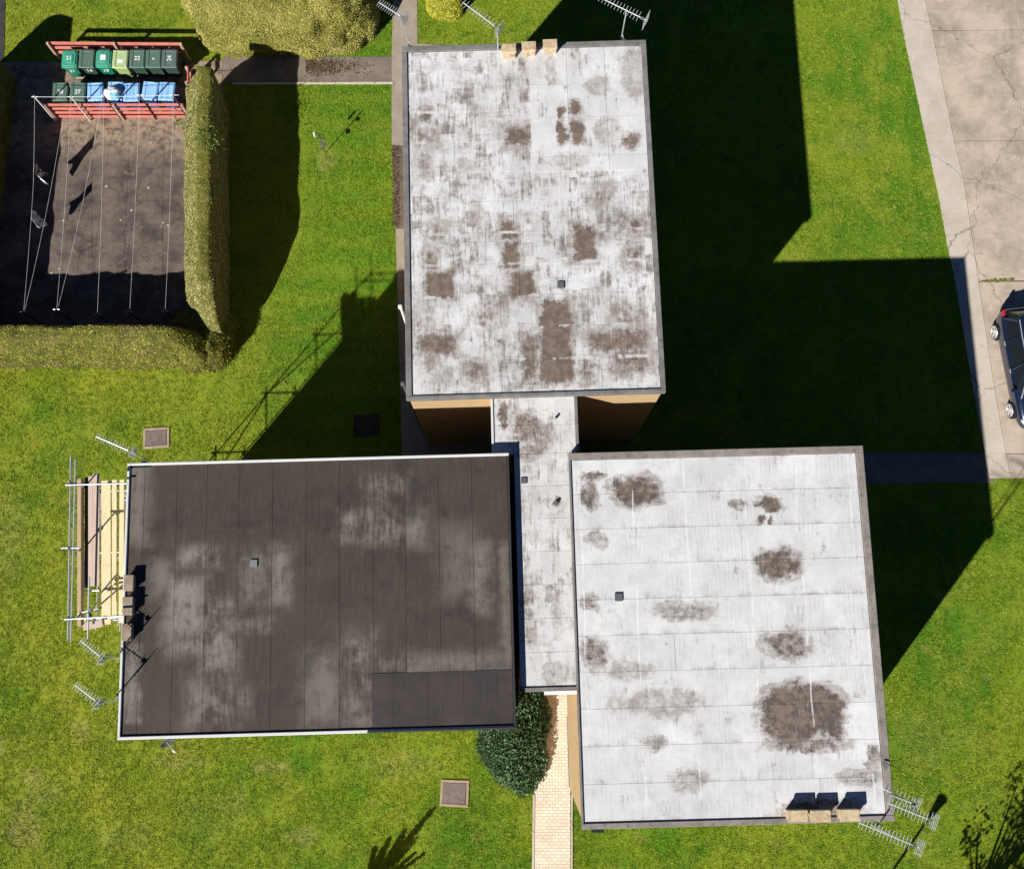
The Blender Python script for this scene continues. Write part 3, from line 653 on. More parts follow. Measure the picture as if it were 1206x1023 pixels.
obj('roof_edge', box_bm((lx1 - .02, (lys + uys) / 2, ZL - .035), (.05, uys - lys - .3, .05), bevel=.01), M['blacktrim'], roofL)
pc = lloc(659, 819.5, 5.9)
obj('canopy', box_bm((pc[0] + .02, lys - .055, 6.6), (.95, .15, .05), bevel=.008), M['white'], rootL)
dr = obj('door', box_bm((.2, lys - .01, 1.05), (.95, .05, 2.1)), M['ventgrey'], rootL); obj('handle', tube_bm((.55, lys - .06, 1.0), (.55, lys - .06, 1.2), .012), M['galv'], dr)
EXCL.append([(P(560, 470, 0).x, 8), (2.4, 8), (2.4, -1.4), (-.8, -1.4)])

# vents, chimneys, pipes
def vent(root, spec, px, py, s, mat, zz=ZD):
    l = loc_of(spec, px, py, zz)
    obj('roof_vent', box_bm((l[0], l[1], zz + .045), (s, s, .05), bevel=.012), mat, root)
vent(rootN, SPEC['N'], 660.5, 336, .2, M['ventgrey']); vent(rootS, SPEC['S'], 728.5, 703, .22, M['ventgrey']); vent(rootD, SPEC['D'], 299.5, 663, .2, M['ventpale'])
vent(rootL, lk, 617, 566, .17, M['ventgrey'], ZL - .05)
pl = lloc(655, 592, ZL); o = obj('roof_vent', tube_bm((pl[0], pl[1], ZL - .04), (pl[0], pl[1], ZL + .09), .06, .05, 12), M['ventgrey'], rootL)
pl = lloc(655.5, 491, ZL); obj('roof_vent', tube_bm((pl[0], pl[1], ZL - .04), (pl[0], pl[1], ZL + .07), .035, .035, 10), M['dark'], rootL)
def chimney(root, spec, px, py, sx, sy, rise, mat='chimney'):
    l = loc_of(spec, px, py, H + rise)
    bm = bmesh.new(); b_box(bm, (0, 0, (rise - .14) / 2), (sx - .05, sy - .05, rise + .06), bevel=.006)
    ch = obj('chimney', bm, M[mat], root, (l[0], l[1], H))
    cap = bmesh.new(); b_box(cap, (0, 0, rise - .035), (sx, sy, .07), bevel=.012)
    obj('chimney_cap', cap, M[mat], ch)
for px, py in ((599.5, 56.5), (623, 54), (648, 51.5)): chimney(rootN, SPEC['N'], px, py, .43, .30, .32)
for px, py in ((940, 960.5), (967, 960.5), (1001, 959.5)): chimney(rootS, SPEC['S'], px, py, .53, .30, .30)
for px, py, ly in ((151.3, 686, .44), (150.3, 713, .50), (148.8, 744, .46)): chimney(rootD, SPEC['D'], px, py, .27, ly, .2, 'oldchimney')
def hopper(px, py, m, s, zz):
    l = loc_of(SPEC['N'], px, py, zz)
    b = bmesh.new(); b_box(b, (l[0], l[1], zz), (s, s, .14), bevel=.02); b_tube(b, (l[0] + .02, l[1] - .03, zz), (l[0] + .02, l[1] - .03, .1), .04, n=10)
    obj('downpipe', b, m, rootN)
hopper(471.5, 361.5, M['white'], .12, H - .25); hopper(474.5, 452, M['ventgrey'], .12, H - .25)
wl = loc_of(SPEC['S'], 687, 972)
b = bmesh.new(); b_box(b, (-SPEC['S'][2] / 2 + .42, -SPEC['S'][3] / 2 - .06, H - .22), (.34, .1, .12), bevel=.02); b_tube(b, (-SPEC['S'][2] / 2 + .42, -SPEC['S'][3] / 2 - .05, H - .2), (-SPEC['S'][2] / 2 + .42, -SPEC['S'][3] / 2 - .05, .1), .04, n=10)
obj('downpipe', b, M['dark'], rootS)
# cable and small bracket on the south-east block's edge
l = loc_of(SPEC['S'], 1040, 897); l2 = loc_of(SPEC['S'], 1047, 902)
obj('bracket', tube_bm((l[0], l[1], H + .03), (l2[0] + .05, l2[1], H + .08), .02, n=6), M['dark'], rootS)

# ------------------------------------------------------------------ vegetation
def vnoise(p, f, seed=0):
    """cheap smooth 3-D value noise, p (N,3)"""
    q = p * f + seed * 17.3; i = np.floor(q).astype(np.int64); fr = q - i; u = fr * fr * (3 - 2 * fr); r = 0
    for dx in (0, 1):
        for dy in (0, 1):
            for dz in (0, 1):
                h = ((i[:, 0] + dx) * 73856093) ^ ((i[:, 1] + dy) * 19349663) ^ ((i[:, 2] + dz) * 83492791)
                h = (h * 2654435761) & 0xffffffff; h ^= h >> 15; h = (h * 2246822519) & 0xffffffff; h ^= h >> 13
                w = (u[:, 0] if dx else 1 - u[:, 0]) * (u[:, 1] if dy else 1 - u[:, 1]) * (u[:, 2] if dz else 1 - u[:, 2])
                r = r + w * (h / 0xffffffff)
    return r
def grid_surface(fn, nu, nv, closed_u=False):
    """fn(u,v)->(n,3); returns verts, quads"""
    U, V = np.meshgrid(np.linspace(0, 1, nu), np.linspace(0, 1, nv), indexing='ij')
    v = fn(U.ravel(), V.ravel()); q = []
    I = np.arange(nu * nv).reshape(nu, nv)
    q = np.stack([I[:-1, :-1], I[1:, :-1], I[1:, 1:], I[:-1, 1:]], -1).reshape(-1, 4)
    return v, q
def scatter(v, q, dens, inset=0.0):
    a, b, c, d = (v[q[:, k]] for k in range(4))
    n = np.cross(c - a, d - b); ar = np.linalg.norm(n, axis=1) / 2; n = n / (2 * ar[:, None] + 1e-9)
    cnt = rng.poisson(ar * dens); idx = np.repeat(np.arange(len(q)), cnt)
    s, t = rng.random((2, len(idx), 1))
    p = (a[idx] * (1 - s) + b[idx] * s) * (1 - t) + (d[idx] * (1 - s) + c[idx] * s) * t
    return p, n[idx]
def leaves(p, n, size, tilt=.7, out=.02, aspect=.55, droop=.0):
    """one four-cornered, folded leaf per point"""
    N = len(p); r = rng.normal(size=(N, 3)); nn = n + r * tilt; nn /= np.linalg.norm(nn, axis=1)[:, None]
    t = np.cross(nn, rng.normal(size=(N, 3))); t /= np.linalg.norm(t, axis=1)[:, None] + 1e-9; b = np.cross(nn, t)
    s = (size * rng.uniform(.6, 1.35, N))[:, None]; c = p + n * rng.uniform(-.3, 1, (N, 1)) * out
    v = np.stack([c - t * s * .5, c + b * s * aspect * .5 + nn * s * .12, c + t * s * .5 - nn * s * .1, c - b * s * aspect * .5 + nn * s * .12], 1).reshape(-1, 3)
    i = np.arange(N)[:, None] * 4
    f = np.concatenate([i + [[0, 1, 2]], i + [[0, 2, 3]]], 0)
    return v, f
def plant(name, label, cat, v, q, dens, size, mleaf, mcore, tilt=.7, out=.03, group=None, stems=None, part=('foliage', 'branches'), aspect=.55):
    base = v.mean(0); root = empty(name, (float(base[0]), float(base[1]), 0)); tag(root, label, cat, group)
    off = np.array([base[0], base[1], 0])
    core = np_mesh('branches', v - off, 4, q); core.materials.append(mcore)
    for pl_ in core.polygons: pl_.use_smooth = True
    obj(part[1], core, None, root)
    p, n = scatter(v, q, dens)
    lv, lf = leaves(p, n, size, tilt, out, aspect)
    me = np_mesh('foliage', lv - off, 3, lf); me.materials.append(mleaf); obj(part[0], me, None, root)
    return root
def hedge_run(path, prof, step=.13, rnd=0):
    """prof: list of (offset across, z); path: list of (x,y) centre points; ends closed by shrinking"""
    path = np.array(path, float); seg = np.linalg.norm(np.diff(path, axis=0), axis=1); L = seg.sum(); cum = np.concatenate([[0], np.cumsum(seg)])
    prof = np.array(prof, float); pl_ = np.concatenate([[0], np.cumsum(np.linalg.norm(np.diff(prof, axis=0), axis=1))]); PL = pl_[-1]
    nu, nv = int(L / step) + 2, int(PL / step) + 2
    def fn(u, v):
        s = u * L; x = np.interp(s, cum, path[:, 0]); y = np.interp(s, cum, path[:, 1])
        tx = np.interp(np.minimum(s + .05, L), cum, path[:, 0]) - np.interp(np.maximum(s - .05, 0), cum, path[:, 0]); ty = np.interp(np.minimum(s + .05, L), cum, path[:, 1]) - np.interp(np.maximum(s - .05, 0), cum, path[:, 1])
        l = np.hypot(tx, ty); tx, ty = tx / l, ty / l
        o = np.interp(v * PL, pl_, prof[:, 0]); z = np.interp(v * PL, pl_, prof[:, 1])
        e = np.minimum(s, L - s); k = np.where(e < .001, 0.02, 1.0)       # pinch the two end rings shut
        mid = (prof[:, 0].min() + prof[:, 0].max()) / 2
        o = mid + (o - mid) * k
        if rnd:
            q_ = np.clip((rnd - (L - s)) / rnd, 0, 1); z = z * np.sqrt(1 - .80 * q_ ** 2)
        p = np.stack([x + ty * o, y - tx * o, z], 1)
        p += (np.stack([vnoise(p, 1.1, 1), vnoise(p, 1.1, 2), vnoise(p, 1.1, 3)], 1) - .5) * .12 + (np.stack([vnoise(p, 4, 4), vnoise(p, 4, 5), vnoise(p, 4, 6)], 1) - .5) * .07
        p[:, 2] = np.where(z < .02, -.02, p[:, 2])
        return p
    return grid_surface(fn, nu, nv)
# east hedge: sloping inner side lit by the sun, flat top, sheer shaded outer side
def Pxy(px, py, z=0): q = P(px, py, z); return (q.x, q.y)
HE = 2.86
top_n, top_s = P(250, 77, HE), P(248, 372, HE)
v, q = hedge_run([(top_n.x, top_n.y), ((top_n.x * .66 + top_s.x * .34), top_n.y * .66 + top_s.y * .34 ), (top_s.x, top_s.y + .5), (top_s.x - .05, top_s.y - .25)],
                 [(.12, 0), (.06, 1.2), (.0, HE - .08), (.06, HE), (.43, HE), (.48, HE - .04), (1.25, HE - 1.15), (1.3, 0)], rnd=2.3)
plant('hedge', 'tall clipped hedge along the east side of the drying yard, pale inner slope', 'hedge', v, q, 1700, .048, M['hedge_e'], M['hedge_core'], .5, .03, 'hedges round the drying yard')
HS = 2.62
y_in = P(100, 383, HS).y
v, q = hedge_run([(P(-120, 383, HS).x, y_in + .0), (P(100, 383, HS).x, y_in), (P(200, 382, HS).x, y_in), (P(236, 384, HS).x, y_in - .25)],
                 [(-.28, 0), (-.30, 1.4), (.0, HS - .1), (.06, HS), (.52, HS - .06), (.66, HS - .5), (.78, 1.1), (.86, 0)], rnd=1.3)
plant('hedge', 'clipped mixed hedge closing the south end of the drying yard', 'hedge', v, q, 1300, .058, M['hedge_s'], M['hedge_core'], .75, .06, 'hedges round the drying yard')
HW = 2.45
wx = P(-31, 200, HW).x
v, q = hedge_run([(wx, P(0, 50, HW).y), (wx, P(0, 70, HW).y), (wx - .1, P(0, 200, HW).y), (wx - .15, P(0, 395, HW).y)],
                 [(-.03, 0), (-.02, HW - .3), (.08, HW), (1.0, HW), (1.15, HW - .2), (1.25, 0)])
v[:, 0] = 2 * wx - v[:, 0] if v[:, 0].mean() > wx else v[:, 0]
plant('hedge', 'shaded hedge along the west side of the drying yard at the picture edge', 'hedge', v, q[:, ::-1] if False else q, 350, .05, M['hedge'], M['hedge_core'], .6, .04, 'hedges round the drying yard')
# loose corner growth and straggling shoots
def blob_plant(name, label, cat, c, rx, ry, rz, mleaf, mcore, dens, size, e=1.0, seed=1, amp=.25, tilt=.8, out=.05, zc=None, group=None, aspect=.55, res=.12):
    nu, nv = max(20, int(2 * math.pi * max(rx, ry) / res)), max(10, int(1.8 * (rz + max(rx, ry)) / res))
    def fn(u, w):
        th = u * 2 * np.pi; ph = w * np.pi * .5                     # dome from rim to top
        cz, sz = np.cos(ph), np.sin(ph)
        f = lambda x: np.sign(x) * np.abs(x) ** e
        k = f(cz)
        p = np.stack([c[0] + rx * k * f(np.cos(th)), c[1] + ry * k * f(np.sin(th)), rz * np.abs(sz) ** e], 1)
        nse = (vnoise(p, 1.3, seed) - .5) * amp + (vnoise(p, 3.6, seed + 1) - .5) * amp * .5
        d = p - np.array([c[0], c[1], rz * .3]); d /= np.linalg.norm(d, axis=1)[:, None]
        p = p + d * nse[:, None]; p[:, 2] = np.maximum(p[:, 2], -.02)
        return p
    v, q = grid_surface(fn, nu, nv)
    v[(nu - 1) * nv:nu * nv] = v[:nv]                               # close the seam
    return plant(name, label, cat, v, q, dens, size, mleaf, mcore, tilt, out, group, aspect=aspect)
c = P(247, 398, .6)
blob_plant('shrub', 'loose shrubby growth at the corner where the two yard hedges meet', 'shrub', (c.x - .3, c.y - .05), 1.1, 1.0, 1.55, M['hedge'], M['hedge_core'], 420, .06, .7, 5, .35, 1, .10)
# big clipped shrub mass at the top
c = P(324, -50, 2.2)
blob_plant('clipped_shrub', 'huge rounded golden-green clipped shrub above the bin store', 'shrub', (c.x, c.y), 3.5, 2.75, 2.8, M['shrub'], M['shrub_core'], 1500, .052, .55, 9, .35, .7, .05, res=.14)
c = P(523, -8, .8)
blob_plant('round_bush', 'small round bright yellow bush beside the path at the top', 'bush', (c.x, c.y), .68, .68, 1.35, M['yellow'], M['shrub_core'], 1500, .05, .7, 3, .1, .8, .03, res=.09)
# laurel by the entrance path
c = P(608, 872, .5)
blob_plant('laurel_bush', 'dark green glossy leafy bush between the entrance path and the dark roof', 'bush', (c.x, c.y + .1), 1.0, 1.75, .78, M['laurel'], M['laurel_core'], 1100, .085, .85, 24, .55, 1.1, .2, res=.1, aspect=.6)
c = P(582, 866, .3)
blob_plant('low_shrub', 'low paler green shrub on the lawn side of the glossy bush', 'bush', (c.x, c.y), .55, 1.15, .5, mat_leaf('pale_shrub_leaves', [(.03, .08, .02), (.07, .14, .045), (.12, .2, .08)], 4, .6), M['laurel_core'], 600, .06, .9, 31, .35, .9, .12, res=.1)

# straggling shoots growing out of the east hedge
sh = bmesh.new(); root = empty('hedge_shoots', P(228, 150, 0)); tag(root, 'leafy green shoots sprouting from the hedge beside the lower red fence', 'plant')
pts = []
for px, py, z in ((216, 148, 1.3), (222, 152, 1.9), (226, 133, 2.6), (233, 122, 2.9), (246, 150, 2.9), (238, 160, 2.85), (250, 170, 2.9), (222, 143, 2.2), (255, 168, 2.7), (212, 142, 1.0), (206, 138, .8)):
    b_ = P(px, py, z)
    for k in range(26): pts.append((b_.x + random.gauss(0, .14), b_.y + random.gauss(0, .14), z + random.gauss(0, .1)))
    b_tube(sh, b_ - root.location - Vector((0, 0, .5)), b_ - root.location + Vector((0, 0, .1)), .008, .004, 5)
obj('stem', sh, M['bark'], root)
pts = np.array(pts); lv, lf = leaves(pts, np.tile([[0, 0, 1.]], (len(pts), 1)), .085, .8, .02)
me = np_mesh('leaf_cluster', lv - np.array(root.location), 3, lf); me.materials.append(mat_leaf('shoot_leaves', [(.05, .11, .015), (.11, .2, .03), (.19, .27, .06)], 5, .6)); obj('foliage', me, None, root)

# leaf litter on the tarmac path
pts = []
for i in range(900):
    x = 360 + abs(random.gauss(0, 1)) * 30; y = 79 + random.gauss(0, 5.5)
    if x < 440 and 68 < y < 97: b_ = P(x, y); pts.append((b_.x, b_.y, .03))
for i in range(420):
    b_ = P(random.uniform(462, 470), random.uniform(172, 268)); pts.append((b_.x, b_.y, .045))
pts = np.array(pts); lv, lf = leaves(pts, np.tile([[0, 0, 1.]], (len(pts), 1)), .07, .35, .02)
me = np_mesh('leaf_litter', lv, 3, lf); me.materials.append(M['litter']); tag(obj('leaf_litter', me), 'brown dead leaves scattered on the path and bed beside the northern block', 'leaf litter', kind='stuff')

# trees whose shadows reach the lawn from just outside the picture
def make_tree(name, label, base, crown_pts, leaf, n, mats, trunk_r, limbs):
    root = empty(name, (base[0], base[1], 0)); tag(root, label, 'tree')
    tb = bmesh.new(); b_tube(tb, (0, 0, 0), (limbs[0][0], limbs[0][1], limbs[0][2]), trunk_r, trunk_r * .6, 9)
    for c_ in crown_pts: b_tube(tb, limbs[0], c_[:3], trunk_r * .45, trunk_r * .1, 6)
    obj('trunk', tb, M['bark'], root)
    pts = []
    for x, y, z, r in crown_pts:
        d = rng.normal(size=(n, 3)); d /= np.linalg.norm(d, axis=1)[:, None]; pts.append(np.array([x, y, z]) + d * r * rng.uniform(.35, 1, (n, 1)) ** .6)
    pts = np.concatenate(pts); lv, lf = leaves(pts, rng.normal(size=pts.shape), leaf, .6, .02, .6)
    me = np_mesh('crown', lv, 3, lf); me.materials.append(mats); obj('crown', me, None, root)
    return root
g = P(1198, 990); zt = 4.0
cr = []
for i in range(26):
    a = random.uniform(0, 2 * math.pi); r = random.uniform(.2, 1.95); cr.append((r * math.cos(a), r * math.sin(a), zt + random.uniform(-.9, 1.0), random.uniform(.32, .6)))
make_tree('broadleaf_tree', 'leafy tree off the lower right corner throwing dappled shade on the lawn', (g.x - SX * zt, g.y - SY * zt), cr, .15, 58, M['tree'], .14, [(0, 0, 2.2)])
# upright many-fingered shrub off the bottom edge
tip = P(510, 950); zt = 2.5
bx, by = tip.x - SX * zt, tip.y - SY * zt
root = empty('upright_shrub', (bx, by, 0)); tag(root, 'upright many-fingered evergreen shrub below the picture edge shading the lawn', 'shrub')
pts = []; sb = bmesh.new()
for dx, dy, zt_, r in ((0, 0, 2.5, .07), (.12, .08, 2.42, .07), (-.25, .1, 1.75, .08), (-.4, .25, 1.35, .09), (-.12, .0, 1.6, .13), (.1, -.1, 1.7, .13), (-.3, .3, 1.0, .12), (.55, .02, 1.15, .05), (.75, -.1, 1.25, .05), (-.05, .1, 1.2, .2), (.05, .05, 1.9, .12), (-.55, .35, 1.0, .12)):
    n = 330; h_ = rng.uniform(.1, 1, n) * zt_; rr = r * (1.15 - .6 * h_ / zt_); a = rng.uniform(0, 6.28, n)
    pts.append(np.stack([dx * h_ / zt_ * 1.1 + rr * np.cos(a), dy * h_ / zt_ + rr * np.sin(a), h_], 1)); b_tube(sb, (0, 0, 0), (dx, dy, zt_ * .95), .03, .01, 6)
pts = np.concatenate(pts); lv, lf = leaves(pts, rng.normal(size=pts.shape), .10, .6, .02)
me = np_mesh('foliage', lv, 3, lf); me.materials.append(M['laurel']); obj('foliage', me, None, root); obj('stem', sb, M['bark'], root)

# ------------------------------------------------------------------ manholes (before the grass so that it keeps clear)
def manhole(px, py, w, d, rz, label, mf='coverframe', mc='cover'):
    c = P(px, py); root = empty('manhole', (c.x, c.y, 0), rz); tag(root, label, 'manhole', 'drain covers in the lawn')
    fr = bmesh.new(); t_ = .09
    for cc, s in (((0, d / 2 - t_ / 2, .015), (w, t_, .07)), ((0, -d / 2 + t_ / 2, .015), (w, t_, .07)), ((-w / 2 + t_ / 2, 0, .015), (t_, d - 2 * t_, .068)), ((w / 2 - t_ / 2, 0, .015), (t_, d - 2 * t_, .068))): b_box(fr, cc, s, random.gauss(0, .012), .012)
    obj('frame', fr, M[mf], root)
    cv = obj('cover', box_bm((-.01, 0, .02), (w - 2 * t_ - .025, d - 2 * t_ - .025, .05), bevel=.006), M[mc], root)
    for s in (-1, 1): obj('lifting_eye', tube_bm((s * w * .22, .05 * s, .045), (s * w * .22, .05 * s, .048), .018, n=8), M['dark'], cv)
    ca, sa = math.cos(rz), math.sin(rz)
    EXCL.append([(c.x + x * ca - y * sa, c.y + x * sa + y * ca) for x, y in ((-w / 2, -d / 2), (w / 2, -d / 2), (w / 2, d / 2), (-w / 2, d / 2))])
manhole(184.5, 515.5, .92, .74, .05, 'square drain cover in the lawn beyond the scaffold')
manhole(535.5, 933.5, .95, .86, -.05, 'square drain cover in the lawn near the glossy bush')
manhole(432, 501, .9, .8, .03, 'square drain cover in deep shade between the dark roof and northern block', 'shadetone', 'shadetone')  # frame and cover darkened: deep shade put into their colour

# ------------------------------------------------------------------ grass: one mass of short blades over the lawn in view
def inside(poly, x, y):
    r = np.zeros(len(x), bool); n = len(poly)
    for i in range(n):
        x0_, y0_ = poly[i]; x1_, y1_ = poly[(i + 1) % n]
        if y0_ == y1_: continue
        c_ = ((y0_ > y) != (y1_ > y)) & (x < (x1_ - x0_) * (y - y0_) / (y1_ - y0_) + x0_); r ^= c_
    return r
NG = 400000
gx = rng.uniform(-20.8, 19.0, NG); gy = rng.uniform(-8.6, 25.4, NG)
keep = np.ones(NG, bool)
for pg in EXCL: keep &= ~inside(pg, gx, gy)
pp = np.stack([gx, gy, np.zeros(NG)], 1)
keep &= (vnoise(pp, 1.1, 3) * .5 + vnoise(pp, 4.0, 8) * .5 + rng.uniform(-.25, .25, NG)) > .27
gx, gy = gx[keep], gy[keep]; n = len(gx); K = 5
hgt = .022 + .036 * (vnoise(np.stack([gx, gy, gx * 0], 1), .8, 11) * .6 + vnoise(np.stack([gx, gy, gx * 0], 1), 5, 12) * .6)
bx_ = np.repeat(gx, K) + rng.normal(0, .03, n * K); by_ = np.repeat(gy, K) + rng.normal(0, .03, n * K); hh = np.repeat(hgt, K) * rng.uniform(.6, 1.4, n * K)
a = rng.uniform(0, 2 * np.pi, n * K); la = rng.uniform(0, 2 * np.pi, n * K); ll = hh * rng.uniform(.7, 2.0, n * K); wd = rng.uniform(.006, .0125, n * K)
z0 = np.zeros(n * K)
v = np.stack([np.stack([bx_ - np.cos(a) * wd, by_ - np.sin(a) * wd, z0], 1), np.stack([bx_ + np.cos(a) * wd, by_ + np.sin(a) * wd, z0], 1), np.stack([bx_ + np.cos(la) * ll, by_ + np.sin(la) * ll, hh], 1)], 1).reshape(-1, 3)
me = np_mesh('grass', v, 3, np.arange(n * K * 3).reshape(-1, 3)); me.materials.append(M['blade'])
tag(obj('grass', me), 'short mown green grass covering the lawns round the flats', 'grass', kind='stuff')

# ------------------------------------------------------------------ scaffold on the west side of the dark block
ZP = 7.15
sc = empty('scaffold', P(120, 650, ZP) * Vector((1, 1, 0)) if False else (P(120, 650, ZP).x, P(120, 650, ZP).y, 0), .0275)
tag(sc, 'tube and board scaffold standing against the west end of the dark-roofed block', 'scaffold')
def sl(px, py, z):
    p = P(px, py, z) - sc.location; c_, s_ = math.cos(-.0275), math.sin(-.0275); return Vector((p.x * c_ - p.y * s_, p.x * s_ + p.y * c_, z))
# boards: x range, y range at platform level
for i, (xa, xb, ya, yb, m, dz) in enumerate(((94, 99.5, 565, 737, 'plank_brown', .20), (100.5, 104.5, 562, 692, 'plank_dark', .03), (105, 110, 561, 690, 'plank_pink', .055), (110.4, 118.5, 558, 690, 'plank_pink', .075), (120.5, 131.5, 566, 735, 'plank_new', .055), (133, 138.6, 565, 724, 'plank_new', .06), (140.8, 147, 565, 733, 'plank_new', .055))):
    a, b = sl((xa + xb) / 2, ya, ZP), sl((xa + xb) / 2, yb, ZP); wd_ = (sl(xb, 650, ZP) - sl(xa, 650, ZP)).x
    d_ = b - a; ang = math.atan2(d_.y, d_.x) - math.pi / 2
    if i == 0: obj('toe_board', box_bm(((a.x + b.x) / 2, (a.y + b.y) / 2, ZP + .12), (.045 + .06, d_.length, .22), ang, .004), M[m], sc)
    else: obj('plank', box_bm(((a.x + b.x) / 2, (a.y + b.y) / 2, ZP + dz), (wd_, d_.length, .04), ang, .004), M[m], sc)
a, b = sl(98, 738, ZP + .1), sl(121, 733, ZP + .1)
obj('plank', box_bm(((a + b) / 2), ((b - a).length, .2, .04), math.atan2((b - a).y, (b - a).x), .004), M['plank_pink'], sc)
a = sl(98, 672, ZP); obj('rail_strip', box_bm((a.x + .02, a.y - .3, ZP + .05), (.03, .7, .05)), M['white'], sc)
R = .024
def stube(a, b, name='tube', r=R): return obj(name, tube_bm(a, b, r, n=10), M['galv'], sc)
so = sl(92.5, 568, ZP + .5).x                                  # outer and inner standard lines
si = sl(143, 568, ZP).x - .02
yn, ym, ys_ = sl(90, 569, ZP + .9).y, sl(90, 646, ZP + .9).y, sl(90, 728, ZP + .9).y
for y_ in (yn, ym, ys_):
    stube((so, y_, 0), (so, y_, ZP + (1.22 if y_ != ym else 1.12)), 'standard')
    stube((si, y_, 0), (si, y_, ZP - .05), 'standard')
    obj('base_plate', box_bm((so, y_, .03), (.15, .15, .012)), M['galv'], sc); obj('base_plate', box_bm((si, y_, .03), (.15, .15, .012)), M['galv'], sc)
for k, z in enumerate((2.0, 4.0, 6.0)):
    for x_ in (so, si): stube((x_ + .05, yn + .35, z), (x_ + .05, ys_ - .3, z), 'ledger')
    for y_ in (yn, ym, ys_): stube((so - .15, y_ + .05, z + .05), (si + .1, y_ + .05, z + .05), 'transom')
for x_ in (so, si): stube((x_ + .05, yn + .2, ZP - .09), (x_ + .05, ys_ - .2, ZP - .09), 'ledger')
for i in range(6):
    y_ = yn + (ys_ - yn) * i / 5; stube((so - .08, y_ + .05, ZP - .03), (si + .08, y_ + .05, ZP - .03), 'transom')
# guard rails along the outside, two heights, overrunning the ends
g1a, g1b = sl(83.5, 537, ZP + 1.12), sl(80, 754, ZP + 1.12); g2a, g2b = sl(89, 541, ZP + .6), sl(83.5, 756, ZP + .6)
stube(g1a, g1b, 'guard_rail'); stube(g2a, g2b, 'guard_rail')
# end rails reaching the building
stube(sl(77, 571, 8.3), sl(150, 569, 8.3), 'end_rail'); stube(sl(79, 571, 8.0), sl(148, 569, 8.0), 'end_rail')
stube(sl(76, 729, 8.3), sl(145, 725, 8.3), 'end_rail'); stube(sl(79, 728, 8.0), sl(144, 726, 8.0), 'end_rail')
stube(sl(72, 645, 8.28), sl(93, 645, 8.28), 'end_rail')
# sloping brace and the ladder pole at the southern end
stube((so + .06, yn + .06, .3), (so + .06, ys_, 6.9), 'brace'); stube((si - .06, yn + .1, .4), (so + .1, yn + .1, 4.0), 'brace'); stube((so + .1, yn + .11, 4.0), (si - .06, yn + .11, 6.9), 'brace')
stube(sl(105, 679, 8.5), sl(103.5, 752, 8.2), 'ladder_pole'); stube(sl(105, 679, 8.5) + Vector((0, -.95, -.0)), sl(100, 735, 4.0), 'ladder_pole')
stube(sl(92, 722, 8.0), sl(120, 715, 8.0), 'ladder_pole')
CL = bpy.data.meshes.new('coupler'); bm = box_bm((0, 0, 0), (.10, .10, .09), bevel=.02); bm.to_mesh(CL); bm.free(); CL.materials.append(M['ventgrey'])
for p_ in (sl(83.3, 570, 8.27), sl(88.6, 570, 8.02), sl(82, 646, 8.27), sl(87, 646, 7.8), sl(80.5, 728, 8.27), sl(86, 728, 8.02), sl(106, 724, 8.25), sl(124, 727, 8.25), sl(129, 568, 8.26), sl(98, 570, 8.26)):
    obj('coupler', CL, None, sc, p_, (0, 0, random.random()))
for y_ in (yn, ym, ys_):
    for z in (2.03, 4.03, 6.03): obj('coupler', CL, None, sc, (so, y_ + .03, z)); obj('coupler', CL, None, sc, (si, y_ + .03, z))

# ------------------------------------------------------------------ television aerials
ELM = {}
def rod_mesh(r):
    if r not in ELM:
        bm = tube_bm((-.5, 0, 0), (.5, 0, 0), r, n=5); me = bpy.data.meshes.new('rod'); bm.to_mesh(me); bm.free(); me.materials.append(M['alu']); ELM[r] = me
    return ELM[r]
def aerial(label, tip, ref, z, mast_at, mast_foot, n=11, ew=.34, grid=True):
    """tip/ref: photo positions of the two boom ends at height z; mast_at: fraction from ref; mast_foot: world point"""
    a, b = P(*tip, z), P(*ref, z); d = (a - b); Ln = d.length; ang = math.atan2(d.y, d.x)
    root = empty('tv_aerial', mast_foot); tag(root, label, 'aerial', 'television aerials on the roofs')
    o = Vector(root.location); m = b + d * mast_at
    obj('mast', tube_bm(Vector((m.x, m.y, H - .45)) - o, m - o + Vector((0, 0, .06)), .019, n=8), M['galv'], root)
    if (Vector((m.x, m.y)) - Vector((o.x, o.y))).length > .08:
        obj('mast_arm', poly_tube_bm([Vector((0, 0, .03)), Vector((m.x, m.y, H - .12)) - o], .014, 6), M['galv'], root)
    obj('boom', tube_bm(b - o, a - o, .013, n=6), M['alu'], root)
    obj('wall_bracket', box_bm((0, 0, .03), (.16, .08, .1), ang, .01), M['ventgrey'], root)
    for i in range(n):
        f = .16 + .82 * i / (n - 1); p_ = b + d * f - o
        obj('director', rod_mesh(.0075), None, root, p_ + Vector((0, 0, .012)), (0, 0, ang + math.pi / 2), (ew * (1 - .22 * f), 1, 1))
    p_ = b + d * .08 - o
    bm = bmesh.new(); b_box(bm, p_, (.11, .07, .07), ang, .01); obj('dipole_box', bm, M['ventgrey'], root)
    bm = bmesh.new(); nrm = Vector((-math.sin(ang), math.cos(ang), 0))
    for k in range(-2, 3):
        c_ = b - o + Vector((0, 0, .11 * k)); b_tube(bm, c_ - nrm * ew * .62, c_ + nrm * ew * .62, .0075, n=5)
    for s in (-1, 1): b_tube(bm, b - o + nrm * s * ew * .4 + Vector((0, 0, -.22)), b - o + nrm * s * ew * .4 + Vector((0, 0, .22)), .007, n=5)
    obj('reflector', bm, M['alu'], root)
    return root
def foot(px, py, z=H - .15): q = P(px, py, H); return (q.x, q.y, z)
aerial('aerial above the top left corner of the northern roof', (446, 3), (476, 22), 9.0, .0, foot(485, 54))
aerial('long aerial over the lawn, left of the northern block chimneys', (545, 3), (588, 35), 9.0, .05, foot(582, 53))
